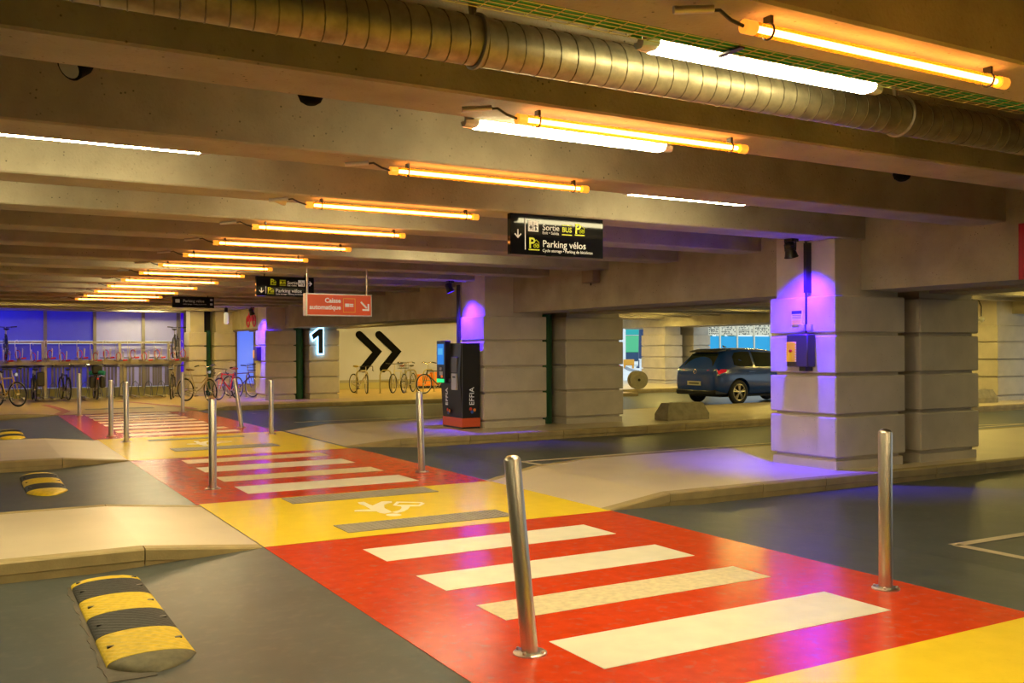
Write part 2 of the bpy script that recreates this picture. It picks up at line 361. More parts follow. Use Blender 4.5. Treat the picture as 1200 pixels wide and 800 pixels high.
twin(7.68, 8.62, 9.02, 9.98, 28.15, 29.2, .05, 'grooved concrete pillar lit violet near the red bicycle', 'grooved concrete pillar bearing the glowing numeral one', 'numeral pillar')
twin(6.25, 6.80, 7.05, 7.73, 31.9, 32.7, .05, 'narrow grooved pillar at the end of the bicycle rack', 'grooved pillar behind the beige and red bicycles', 'rack end pillar')
twin(24.45, 25.85, 26.3, 27.5, 16.1, 17.2, .084, 'distant grooved pillar lit yellow beside concrete wheel stop', 'distant grooved pillar at the open edge near the wheel stop')
twin(24.9, 25.95, 26.5, 27.6, 24.0, 25.0, -.06, 'distant grooved pillar hidden behind the alarm pillar', 'outer distant grooved pillar beyond the parked car')
twin(25.4, 26.35, 26.95, 27.9, 31.6, 33.2, .084, 'distant grooved pillar behind the cable drum', 'distant grooved pillar next to the perforated screen')
twin(24.45, 25.85, 26.3, 27.5, 7.8, 8.9, .084, 'distant grooved pillar out at the side lane', 'outer grooved pillar out at the side lane')

# ---- back wall: blue glazing behind the rack, plinth, white wall with arrows
WY = 34.0
PLINTH = mat('plinth_paint', (.40, .38, .16), .6, var=.2, vs=3)
B(XL, 6.3, WY, WY + .25, -.06, .34).build('wall_back_plinth', PLINTH, kind='structure', label='low greenish wall under the blue glazing', cat='wall', sm=False)
B(XL, 6.45, WY - .02, WY + .25, 2.93, 3.46).build('wall_back_header', CONC, kind='structure', label='concrete band above the blue glazing', cat='wall', sm=False)
B(6.3, 11.6, 34.5, 34.75, -.06, 3.46).build('wall_back_middle', mat('yellow_wall', (.50, .43, .17), .7, var=.08, vs=2), kind='structure', label='yellowish wall behind the bicycles and pillars', cat='wall', sm=False)
B(11.6, 19.6, 34.5, 34.75, -.06, .30).build('wall_back_base', mat('wall_base', (.48, .42, .2), .7), kind='structure', label='low yellow base of the white arrow wall', cat='wall', sm=False)
B(11.6, 19.6, 34.47, 34.75, .30, .40).build('trim_1', mat('grey_rail', (.35, .33, .30), .6), kind='structure', label='grey rail along the white arrow wall', cat='trim', sm=False)
WWALL = mat('white_wall', (.50, .50, .68), .6, var=.04, vs=1.2)
B(11.6, 19.6, 34.52, 34.75, .40, 2.58).build('wall_back_white', WWALL, kind='structure', label='white wall with two black chevrons', cat='wall', sm=False)
B(11.6, 19.6, 34.45, 34.75, 2.58, 3.46).build('wall_back_lintel', CONC, kind='structure', label='yellow lit concrete band above the white arrow wall', cat='wall', sm=False)
B(XL - .2, XL, -9, 36, -.2, 3.5).build('wall_left', CONC_S, kind='structure', label='concrete side wall', cat='wall', sm=False)
B(XL, 28, -9.2, -9, -.2, 3.5).build('wall_front', CONC_S, kind='structure', label='concrete wall closing the car park', cat='wall', sm=False)
PANE = mat('blue_frosted_glass', (.10, .12, .42), .35, var=.04, emit=(.002, .003, .40), es=.45)
PANE_WASHED = mat('lamp_washed_glass', (.48, .48, .62), .35, var=.04, emit=(.03, .03, .42), es=.30)  # same glass, with the lamp's wash painted into its colour and glow
FRAME = mat('window_frame', (.30, .27, .20), .5, .3)
mx = [onY(x, 400, WY).x for x in (-62, -5, 53, 111, 168, 209)]
for i in range(5):
    a, b_ = mx[i], mx[i + 1]
    wd = empty('window_%d' % (i + 1), (0, 0, 0), kind='structure', label='tall %s frosted glass bay behind the bicycle rack' % ('dark blue', 'dark blue', 'dark blue', 'pale blue', 'pale violet')[i], cat='window')
    P_ = PANE if i < 3 else PANE_WASHED
    for z0, z1 in ((.34, 1.18), (1.18, 1.78), (1.86, 2.93)):
        B(a + .05, b_ - .05, WY + .06, WY + .09, z0 + .01, z1 - .01).build('pane', P_, wd, sm=False)
    B(b_ - .05, b_ + .05, WY - .03, WY + .12, .34, 2.93).build('window_mullion', FRAME, wd, sm=False)
    B(a + .05, b_ - .05, WY - .02, WY + .1, 1.78, 1.86).build('window_transom', FRAME, wd, sm=False)
    sl = MB(); n = 13
    for k in range(n):
        x = a + .05 + (k + .5) * (b_ - a - .1) / n
        if (k * 7 + i * 3) % 5 not in (1,): sl.box(x - .034, x + .034, WY + .03, WY + .05, .36, 1.08)
    sl.box(a + .05, b_ - .05, WY + .03, WY + .055, 1.0, 1.16)
    sl.build('vertical_bars', mat('bar_grey', (.26, .23, .24), .6), wd, sm=False, kind='stuff')
wd = empty('window_6', (0, 0, 0), kind='structure', label='blue lit glass panel beside the violet pillar', cat='window')
LITBLUE = mat('lit_blue_glass', (.2, .3, .7), .3, emit=(.10, .20, 1), es=.8)
x0, x1 = onY(277, 400, 34.4).x, onY(298, 400, 34.4).x
B(x0 + .03, x1 - .03, 34.42, 34.48, .35, 2.28).build('pane', LITBLUE, wd, sm=False)
for a in ((x0 - .03, x0 + .03, .3, 2.33), (x1 - .03, x1 + .03, .3, 2.33)): B(a[0], a[1], 34.38, 34.49, a[2], a[3]).build('window_frame', FRAME, wd, sm=False)
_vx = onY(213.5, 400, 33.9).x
MB().cyl((_vx, 33.9, 0), (_vx, 33.9, 2.9), .05, 12).build('downpipe_or_lit_gap', mat('violet_lit_gap', (.06, .02, .7), .4, emit=(.08, 0, 1), es=.35), label='glowing violet strip standing in for a lit gap at the end of the bicycle rack', cat='lit gap')  # glowing pole stands in for a lit surface glimpsed through a gap
# chevrons on the white wall
def chevron(px0, px1, label):
    pts = [onY(px0, 392, 34.5), onY(px1, 412, 34.5), onY(px0 + 5, 432, 34.5)]
    y = 34.5; n = Vector((0, 0, 0)); hw = .145
    a, b_, c_ = [Vector((p.x, p.z)) for p in pts]
    def off(p, q): t = (q - p).normalized(); return Vector((-t.y, t.x)) * hw
    o1, o2 = off(a, b_), off(b_, c_)
    tip_o = b_ + (o1 + o2).normalized() * hw * 1.35; tip_i = b_ - (o1 + o2).normalized() * hw * 1.35
    def arc(c0, o, sgn): return [c0 + Matrix.Rotation(sgn * t * PI / 5, 2) @ o for t in range(1, 5)]
    poly = [a + o1, tip_o, c_ + o2] + arc(c_, o2, -1) + [c_ - o2, tip_i, a - o1] + arc(a, -o1, -1)
    MB().prism([(p.x, p.y) for p in poly], lambda u, v, d: (u, 34.50 + d, v), -.015, .015).build('chevron_sign', mat('matte_black', (.004, .004, .004), .9, spec=.1), label=label, cat='sign', sm=False)
chevron(421, 442, 'black chevron on the white wall above the single bicycle'); chevron(444, 465, 'black chevron on the white wall above the empty bicycle stand')
# white wall behind: second window bay of outer light
# ================================================================== LAMPS
def amber(i, x0, y):
    z = 2.742; L_ = 1.64
    r = empty('amber_tube_lamp', (x0, y, z), label='amber tube lamp clipped under a ceiling beam', cat='lamp', group='amber tube lamps above the walkway')
    MB().cyl((.07, 0, 0), (L_ - .07, 0, 0), .013, 10).build('tube', E_AMBER, r)
    MB().tube([(.05, 0, 0), (L_ - .05, 0, 0)], .027, 14, caps=False).build('sleeve', SHELL, r)
    for a, b_ in ((0, .055), (L_ - .055, L_)):
        MB().cyl((a, 0, 0), (b_, 0, 0), .028, 14).build('end_cap', mat('amber_cap', (.8, .33, .03), .4, emit=(1, .36, .03), es=.9), r)
    for x in (.13, L_ - .13):
        MB().ring((x, 0, 0), (1, 0, 0), .031, .005, 14, 5).box(x - .008, x + .008, -.02, .02, .028, .058).build('clip', DARKM, r)
    MB().tube([(0, 0, 0), (-.06, .005, .015), (-.12, .0, .04), (-.17, .0, .03)], .007, 6).build('wire', DARKM, r)
    MB().cyl((-.31, .04, .02), (-.16, -.01, .035), .015, 10).build('connector', ALU, r)
for i in range(-3, 14):
    amber(i, 2.6 - .028 * max(i, 0), BY[6 + i] + .11)
def batten(x0, y, zb, glow=E_WHITE, label='white batten lamp', L_=1.42, group=None):
    for b_ in BY:
        if y - .09 < b_ + BW and y + .09 > b_: y = b_ + BW + .10
    r = empty('batten_lamp', (x0, y, zb), label=label, cat='lamp', group=group)
    prof = [(-.062, .035), (-.05, .088), (-.03, .1), (.03, .1), (.05, .088), (.062, .035)]
    MB().prism(prof, lambda u, v, d: (d, u, v), 0, L_).build('housing', LAMPBODY, r)
    prof = [(-.058, .036), (-.05, .012), (-.03, 0), (.03, 0), (.05, .012), (.058, .036)]
    MB().prism(prof, lambda u, v, d: (d, u, v), .04, L_ - .04).build('diffuser', glow, r)
    for a, b_ in ((-.035, .04), (L_ - .04, L_ + .035)):
        MB().prism(prof, lambda u, v, d: (d, u * (1 if .0 < d < L_ else .6), v * .9 + .002), a, b_).build('end_cap', mat('clear_cap', (.75, .76, .78), .15), r)
    for x in (.25, L_ - .25):
        MB().cyl((x, 0, .1), (x, 0, 3.45 - zb), .006, 6).build('hanger', DARKM, r)
batten(2.60, 3.36, 2.815, L_=1.47, label='bright white batten lamp hanging beside the green cable tray')
batten(2.50, 4.86, 2.772, label='bright white batten lamp hanging behind an amber tube lamp')
g = 'white batten lamps in the ceiling bays'
lb = 'white batten lamp tucked up between two ceiling beams'
for x, y, z in ((.04, 6.85, 2.875), (5.08, 6.85, 2.875), (-.9, 8.35, 2.86), (-3.6, 6.62, 2.86), (-3.6, 3.3, 2.86), (-3.2, 0.0, 2.86), (2.5, -.1, 2.86), (2.4, -3.4, 2.86), (6.6, .0, 2.86), (6.6, -3.4, 2.86), (-3, -3.4, 2.86),
                (2.5, 8.35, 2.87), (2.35, 15.05, 2.87), (2.2, 18.4, 2.85), (2.2, 20.05, 2.84), (2.2, 21.75, 2.84), (-3.5, 16.7, 2.87), (5.0, 11.7, 2.87)):
    batten(x, y, z, label=lb, group=g)
g2 = 'yellowish batten lamps in the outer ceiling bays'; batten(4.3, 32.75, 2.87, label='white batten lamp shining on the lamp-washed glass behind the rack'); lb2 = 'unseen yellowish batten lamp in a ceiling bay away from the walkway'
for x, y in ((13.5, 6.62), (19, 6.62), (13.5, 11.7), (19, 11.7), (21.5, 15.05), (15, 16.7), (21.5, 20.1), (15.5, 21.8), (12.5, 30.15), (16, 30.15), (21.5, 26.8), (16.5, 25.1), (9.5, 31.8), (22, 31.8), (8.4, 25.1), (1.0, 28.5), (4.6, 28.5), (5.0, 30.15), (13.4, 31.8), (17.2, 31.8), (22.4, 23.45), (21.8, 18.4), (22, 28.5), (18.5, 28.5), (10.6, 26.75), (22.3, 13.3), (23.3, 30.4)):  # final pair added out of view, only to warm the distant pillar faces
    batten(x, y, 2.86, E_OLIVE, lb2, group=g2)

# violet floodlights aimed at the pillars
def flood(p, target, label, power, col=FLOOD, ang=104):
    p = Vector(p); d = (Vector(target) - p).normalized()
    r = empty('floodlight', p, label=label, cat='floodlight')
    q = d.to_track_quat('-Z', 'Y').to_euler()
    h = MB().lathe([(.045, .10), (.062, .085), (.062, 0), (.075, -.06), (.085, -.075)], n=20).build('head', BLACK, r); h.rotation_euler = q
    for k in range(4):
        f = MB().ring((0, 0, .02 + .018 * k), (0, 0, 1), .064, .004, 18, 4).build('cooling_fin', BLACK, h)
    MB().lathe([(.072, -.0765), (.06, -.0775), (.0, -.078)], n=20).build('lens', emis('lens_%d' % ang, col, 3), h)
    top = 2.80 - p.z
    MB().tube([(.0, -.08, 0), (0, -.085, top - .02), (0, .085, top - .02), (0, .08, 0)], .01, 6).build('yoke', BLACK, r)
    MB().box(-.04, .07, -.06, .06, top - .035, top).build('mount', BLACK, r)
    ld = bpy.data.lights.new('violet_beam', 'SPOT'); ld.energy = power; ld.color = col; ld.spot_size = math.radians(ang); ld.spot_blend = 1.0; ld.shadow_soft_size = .04
    lo = bpy.data.objects.new('violet_beam', ld); COL.objects.link(lo); lo.location = p + d * .1; lo.rotation_euler = q
flood((8.44, 8.16, 2.66), (8.82, 8.30, 1.60), 'black violet floodlight on the beam facing the alarm pillar', FLOOD_W)
flood((7.84, 16.08, 2.66), (8.22, 15.9, 1.60), 'black violet floodlight above the payment machine', FLOOD_W)
flood((7.30, 28.2, 2.66), (7.70, 28.6, 1.6), 'black violet floodlight beside the violet pillar near the red bicycle', FLOOD_W)
flood((.7, 31.3, 2.66), (1.7, 34, 1.9), 'added blue floodlight washing the frosted glass behind the rack', 110, (.02, .03, 1), 100)  # blue spot and its fixture are added to tint the glazing
# ================================================================== OBJECTS
# ---- spiral duct, hangers, cable tray
duct = empty('spiral_duct', (0, 3.86, 2.905), label='galvanised spiral air duct hanging between two ceiling beams', cat='duct')
D_R = .11
prof = []; pts = []; rr = []
MB().tube([(-6, 0, 0), (9.2, 0, 0)], D_R, 28, caps=False).build('duct_pipe', GALV, duct)
sp = MB(); n = 14; turns = int(15 / .095)
pth = []
for i in range(turns * n):
    t = i / n; a = 2 * PI * t
    pth.append((-5.9 + .095 * t, (D_R + .001) * math.cos(a), (D_R + .001) * math.sin(a)))
sp.tube(pth, .004, 4).build('spiral_seam', mat('seam_dark', (.14, .12, .07), .5, .6), duct)
for x in (-.35, 2.02, 4.9, 7.6):
    MB().ring((x, 0, 0), (1, 0, 0), D_R + .006, .012, 28, 6).cyl((x, 0, D_R), (x, 0, .5), .008, 6).cyl((x, .02, D_R), (x - .01, .02, D_R + .07), .018, 8).build('hanger_strap', mat('strap_steel', (.30, .27, .20), .45, .7), duct)
tray = empty('cable_tray', (0, 3.15, 2.805), label='wire mesh cable tray with green cables along a ceiling beam', cat='cable tray')
tw = MB()
for y, z in ((-.07, .04), (-.07, 0), (-.035, 0), (0, 0), (.035, 0), (.07, 0), (.07, .04)): tw.cyl((-2, y, z), (9.0, y, z), .0022, 4)
for i in range(110):
    x = -2 + .1 * i; tw.tube([(x, -.07, .042), (x, -.07, 0), (x, .07, 0), (x, .07, .042)], .0022, 4)
tw.build('wire_mesh', WIREY, tray, kind='stuff')
for k, (y, z, r) in enumerate(((-.045, .016, .014), (-.015, .014, .012), (.015, .017, .015), (.047, .015, .013))):
    MB().tube([(-2 + .55 * i, y + .006 * math.sin(i * 1.7 + k), z + .003 * math.sin(i * 2.3 + k)) for i in range(21)], r, 7).build('cable', GREENC, tray)
bl0 = [o for o in COL.objects if o.get('label', '').endswith('beside the green cable tray')][0]
MB().tube([(.02, -.02, .06), (-.10, -.08, .05), (-.17, -.13, .0), (-.14, -.16, -.01)], .007, 6).build('supply_cable', GREENC, bl0)
for x in (.4, 2.9, 5.4, 7.9): MB().box(x - .015, x + .015, -.075, .075, -.012, -.004).cyl((x, -.06, -.008), (x, -.06, .61), .005, 6).build('tray_bracket', DARKM, tray)

# ---- small fittings behind the first beam
def spot_lamp(px, py, label, lit):
    p = onY(px, py - 4, 4.95); r = empty('ceiling_spotlight', p, (math.radians(-30 if lit else 0), math.radians(50 if lit else 0), 0), label=label, cat='spotlight')
    MB().lathe([(.0, .07), (.05, .065), (.066, .03), (.068, -.02), (.055, -.05), (.03, -.066)] if not lit else [(.0, .07), (.05, .065), (.066, .03), (.068, -.05), (.06, -.055)], n=20).build('housing', mat('matte_black', (.004, .004, .004), .9, spec=.1), r)
    MB().lathe([(.055, -.056), (.0, -.057)] if lit else [(.028, -.067), (.0, -.068)], n=20).build('lens', mat('lens_grey', (.6, .53, .42), .5) if lit else mat('matte_black'), r)
    MB().cyl((0, 0, .06), Vector((0, 0, .6)) if not lit else Vector((0, 0, .35)), .012, 8).build('stem', BLACK, r)
spot_lamp(90, 78, 'black ceiling spotlight with a pale round lens behind a beam', True)
spot_lamp(364, 112, 'plain black round ceiling spotlight behind a beam above the crossing', False)
spot_lamp(1057, 206, 'small black round ceiling spotlight behind a beam near the alarm pillar', False)
p = onY(320, 231, 8.22); r = empty('cone_loudspeaker', p, (0, 0, 0), label='pale cone shaped loudspeaker under the ceiling beams', cat='loudspeaker')
MB().tube([(-.10, 0, .012), (-.09, 0, .012), (.1, 0, -.015), (.105, 0, -.015)], [.012, .016, .052, .05], 18).build('cone', mat('pale_plastic', (.6, .5, .3), .5), r)
MB().cyl((-.10, 0, .012), (-.12, 0, .014), .014, 10).build('plug', DARKM, r)
MB().box(-.01, .01, -.01, .01, .03, .6).build('bracket', DARKM, r)
x = gx(13.2) - .13
jb = empty('junction_box', (x, 13.0, 2.75), label='brown box fixed to the girder beyond the hanging direction sign', cat='box')
MB().box(-.02, .12, -.17, .17, -.15, .15, c=.01).build('case', mat('brown_box', (.20, .14, .10), .6), jb)
MB().cyl((.05, 0, -.15), (.05, 0, -.19), .012, 8).build('cable_gland', DARKM, jb)
MB().box(-.024, -.02, -.15, .15, -.13, .13).build('lid', mat('brown_box_lid', (.24, .17, .12), .6), jb)
rs = empty('red_wall_sign', (9.27, 5.2, 2.48), label='dark red sign panel mounted on the girder', cat='sign')
B(0, .02, -.68, .68, -.285, .285, c=.004).build('panel', mat('crimson', (.42, .0, .03), .4), rs); B(-.006, 0, -.66, .66, -.265, .265).build('face', mat('crimson_face', (.50, .0, .035), .35), rs)

# ---- hanging direction signs
def ico_P(parent, x, y, z, s, m_):           # letter P with a little bicycle under a roof, underlined
    put('letter_p', text_mesh('P', s * 1.3, depth=.003, bold=.02 * s), m_, parent, (x, y, z), TX)
    mb = MB()
    for dx in (.62, .92): mb.ring((x + s * dx, y, z + s * .18), (0, 1, 0), s * .12, s * .03, 12, 4)
    mb.tube([(x + s * .62, y, z + s * .18), (x + s * .72, y, z + s * .4), (x + s * .88, y, z + s * .4), (x + s * .92, y, z + s * .18)], s * .025, 4)
    mb.tube([(x + s * .5, y, z + s * .5), (x + s * .77, y, z + s * .72), (x + s * 1.05, y, z + s * .5), (x + s * 1.05, y, z + s * .1)], s * .03, 4)
    mb.build('bicycle_symbol', m_, parent); B(x, x + s * 1.1, y - .001, y + .001, z - s * .2, z - s * .1).build('underline', m_, parent, sm=False)
def ico_bus(parent, x, y, z, s, m_):
    put('bus_text', text_mesh('BUS', s * .75, depth=.003, bold=.012 * s), m_, parent, (x, y, z + s * .15), TX)
    for dz in (-.2, .85): B(x, x + s * 1.3, y - .001, y + .001, z + s * dz, z + s * (dz + .1)).build('bus_line', m_, parent, sm=False)
def ico_exit(parent, x, y, z, s, m_, dk):
    B(x, x + s * 1.15, y - .001, y + .001, z - s * .1, z + s * .95, c=.0005).build('exit_symbol', m_, parent, sm=False)
    mb = MB().box(x + s * .52, x + s * .57, y - .003, y - .0015, z, z + s * .85)
    mb.tube([(x + s * .8, y - .002, z), (x + s * .85, y - .002, z + s * .3), (x + s * .8, y - .002, z + s * .55)], s * .05, 4)
    mb.tube([(x + s * .85, y - .002, z + s * .3), (x + s * .98, y - .002, z + s * .02)], s * .05, 4); mb.tube([(x + s * .65, y - .002, z + s * .38), (x + s * .8, y - .002, z + s * .5), (x + s * 1.0, y - .002, z + s * .4)], s * .04, 4)
    mb.lathe([(.001, -.002), (s * .09, 0), (.001, .002)], (x + s * .82, y - .002, z + s * .72), 8)
    mb.tube([(x + s * .3, y - .002, z + s * .1), (x + s * .3, y - .002, z + s * .5)], s * .06, 4); mb.tube([(x + s * .15, y - .002, z + s * .3), (x + s * .42, y - .002, z + s * .3)], s * .05, 4)
    mb.build('running_person_symbol', dk, parent)
def arrow(parent, x, y, z, s, ang, m_):
    mb = MB(); c_, s_ = math.cos(ang), math.sin(ang)
    def P(u, v): return (x + (u * c_ - v * s_) * s, z + (u * s_ + v * c_) * s)
    for poly in ([(-.5, -.07), (.4, -.07), (.4, .07), (-.5, .07)], [(.5, 0), (.05, .45), (-.06, .36), (.3, 0), (-.06, -.36), (.05, -.45)]):
        mb.prism([P(u, v) for u, v in poly], lambda u, v, d: (u, y + d, v), -.001, .001)
    mb.build('arrow', m_, parent, sm=False)
def hang_sign(x0, x1, y, z0, z1, label):
    r = empty('direction_sign', ((x0 + x1) / 2, y, z0), label=label, cat='sign')
    hw, h = (x1 - x0) / 2, z1 - z0
    B(-hw, hw, 0, .06, 0, h, c=.004).build('panel', GLOSSBLK, r)
    for x in (-hw * .7, hw * .7): MB().cyl((x, .03, h), (x, .03, max(h + .02, 2.80 - z0)), .012, 8).build('hanger', DARKM, r)
    return r, hw, h
p0, p1 = onY(598, 249, 7.86), onY(707, 303, 7.86)
s1, hw, h = hang_sign(p0.x, p1.x, 7.86, p1.z, p0.z, 'glossy black direction sign with exit, bus and bicycle parking symbols, down arrow')
U = 2 * hw; Yf = -.004
def X_(u): return -hw + U * u
arrow(s1, X_(.075), Yf, h * .5, .085, -PI / 2, SIGNW)
B(X_(.146), X_(.154), Yf - .001, Yf + .001, h * .12, h * .9).build('divider', SIGNW, s1, sm=False)
ico_exit(s1, X_(.18), Yf, h * .6, .10, SIGNW, GLOSSBLK)
put('lettering', text_mesh('Sortie', .080), SIGNW, s1, (X_(.33), Yf, h * .63), TX); put('lettering', text_mesh('Exit • Salida', .040), SIGNW, s1, (X_(.33), Yf, h * .53), TX)
ico_bus(s1, X_(.54), Yf, h * .58, .088, SIGNY); ico_P(s1, X_(.68), Yf, h * .60, .105, SIGNY)
ico_P(s1, X_(.185), Yf, h * .17, .11, SIGNY)
put('lettering', text_mesh('Parking vélos', .095), SIGNW, s1, (X_(.33), Yf, h * .21), TX); put('lettering', text_mesh('Cycle storage • Parking de bicicletas', .040), SIGNW, s1, (X_(.33), Yf, h * .09), TX)
Y2 = 15.95
p0, p1 = onY(300, 323, Y2), onY(368, 348, Y2)
s2, hw, h = hang_sign(p0.x, p1.x, Y2, p1.z, p0.z, 'black direction sign partly behind the orange payment sign'); U = 2 * hw
arrow(s2, X_(.09), Yf, h * .28, .09, -PI / 2, SIGNW); arrow(s2, X_(.92), Yf, h * .68, .09, 0, SIGNW)
B(X_(.16), X_(.168), Yf - .001, Yf + .001, h * .12, h * .48).build('divider', SIGNW, s2, sm=False)
ico_P(s2, X_(.24), Yf, h * .62, .09, SIGNY); ico_bus(s2, X_(.40), Yf, h * .6, .08, SIGNY); ico_exit(s2, X_(.72), Yf, h * .56, .10, SIGNW, GLOSSBLK)
put('lettering', text_mesh('Sortie', .075), SIGNW, s2, (X_(.53), Yf, h * .63), TX); put('lettering', text_mesh('Exit • Salida', .034), SIGNW, s2, (X_(.53), Yf, h * .53), TX)
ico_P(s2, X_(.19), Yf, h * .17, .10, SIGNY); put('lettering', text_mesh('Parking vélos', .085), SIGNW, s2, (X_(.33), Yf, h * .2), TX)
put('lettering', text_mesh('Cycle storage • Parking de bicicletas', .034), SIGNW, s2, (X_(.33), Yf, h * .08), TX)
Y3 = 22.9; DIM = mat('sign_dim', (.28, .27, .28), .5)
p0, p1 = onY(202, 347, Y3), onY(251, 361, Y3)
s3, hw, h = hang_sign(p0.x, p1.x, Y3, p1.z, p0.z, 'dark direction sign hanging before the bicycle rack wall'); U = 2 * hw
B(X_(.07), X_(.17), Yf - .001, Yf + .001, h * .45, h * .75).build('symbol', DIM, s3, sm=False); put('lettering', text_mesh('Parking vélos', .09), DIM, s3, (X_(.25), Yf, h * .5), TX)
put('lettering', text_mesh('Cycle storage • Parking de bicicletas', .036), DIM, s3, (X_(.25), Yf, h * .28), TX)
for k in (.25, .65): B(X_(.9), X_(.96), Yf - .001, Yf + .001, h * k, h * (k + .18)).build('symbol', DIM, s3, sm=False)
YO = 14.38
p0, p1 = onY(358, 343, YO), onY(436, 371, YO)
so = empty('payment_sign', ((p0.x + p1.x) / 2, YO, p1.z), label='orange hanging sign pointing to the automatic payment machine', cat='sign')
hw, h = (p1.x - p0.x) / 2, p0.z - p1.z; U = 2 * hw
B(-hw, hw, 0, .13, 0, h, c=.006).build('case', ALU, so); B(-hw + .03, hw - .02, -.004, .0, .02, h - .02).build('face', ORANGE, so, sm=False)
Yf = -.007
put('lettering', text_mesh('Caisse', .10, 'RIGHT', bold=.003), SIGNW, so, (X_(.52), Yf, h * .6), TX); put('lettering', text_mesh('automatique', .10, 'RIGHT', bold=.003), SIGNW, so, (X_(.52), Yf, h * .3), TX)
q = .008; x0, x1, z0, z1 = X_(.555), X_(.74), h * .17, h * .80
MB().box(x0, x1, Yf - .001, Yf + .001, z0, z0 + q).box(x0, x1, Yf - .001, Yf + .001, z1 - q, z1).box(x0, x0 + q, Yf - .001, Yf + .001, z0, z1).box(x1 - q, x1, Yf - .001, Yf + .001, z0, z1).build('symbol_frame', mat('sign_amber', (.8, .45, .02), .5), so, sm=False)
MB().box(X_(.585), X_(.645), Yf - .001, Yf + .001, h * .42, h * .57).box(X_(.65), X_(.71), Yf - .001, Yf + .001, h * .43, h * .485).box(X_(.65), X_(.71), Yf - .001, Yf + .001, h * .505, h * .56).build('card_symbol', SIGNW, so, sm=False)
mb = MB(); cx, cz, s_ = X_(.885), h * .47, .10
for poly in ([(-.75, .55), (-.55, .75), (.42, -.22), (.22, -.42)], [(.75, .35), (.75, -.75), (-.4, -.75), (-.4, -.47), (.47, -.47), (.47, .35)]):
    mb.prism([(cx + u * s_, cz + v * s_) for u, v in poly], lambda u, v, d: (u, Yf + d, v), -.001, .001)
mb.build('arrow', SIGNW, so, sm=False)
for x in (-hw + .05, hw - .06): MB().cyl((x, .065, h), (x, .065, 2.80 - p1.z + (.66 if False else 0)), .016, 8).build('hanger_pole', ALU, so)

# ---- bollards
def bollard(x, y, label, hgt=.985, lean=(0, 0), r0=.042):
    b_ = empty('bollard', (x, y, .003), label=label, cat='bollard')
    o = MB().lathe([(r0, .0), (r0, hgt - .025), (r0 * .93, hgt - .017), (r0 * .55, hgt - .004), (.002, hgt)], n=28).build('post', STEEL, b_); o.rotation_euler = (lean[0], lean[1], 0)
    MB().lathe([(.085, 0), (.085, .006), (.08, .010), (.05, .011)], n=28).build('base_plate', STEEL, b_)
    bt = MB()
    for k in range(4): bt.lathe([(.010, .010), (.010, .02), (.006, .024)], (.066 * math.cos(k * PI / 2 + .6), .066 * math.sin(k * PI / 2 + .6), 0), 6)
    bt.build('bolts', STEEL, b_)
# lean of the crooked posts: the top is shifted in the picture plane
def lean_for(dx):       # dx: metres to the picture's right at the top
    v = _r * dx; return (-math.atan2(v.y, .98), math.atan2(v.x, .98))
bollard(2.42, 4.07, 'steel bollard leaning over the zebra stripes', lean=lean_for(-.086))
bollard(4.99, 4.04, 'upright steel bollard standing before the alarm pillar', 1.0)
bollard(2.34, 10.69, 'upright steel bollard on red paint beside the second speed bump', 1.0)
bollard(4.90, 10.84, 'steel bollard on red paint standing before the payment machine', 1.0, lean_for(-.03))
bollard(2.32, 17.0, 'steel bollard on the yellow band opposite the small speed bump', 1.0)
bollard(4.79, 17.16, 'steel bollard on the yellow band before the numeral pillar', 1.0)
bollard(4.72, 19.01, 'steel bollard tilted sharply in front of the red bicycle', .98, lean_for(-.13))
bollard(2.25, 18.35, 'steel bollard on red paint before the pannier bicycle', 1.0)
bollard(2.33, 24.66, 'distant steel bollard at the corner of the bicycle platform beside the dark bicycles', 1.0)
bollard(4.67, 24.63, 'distant steel bollard at the platform corner before the beige bicycle', 1.0)

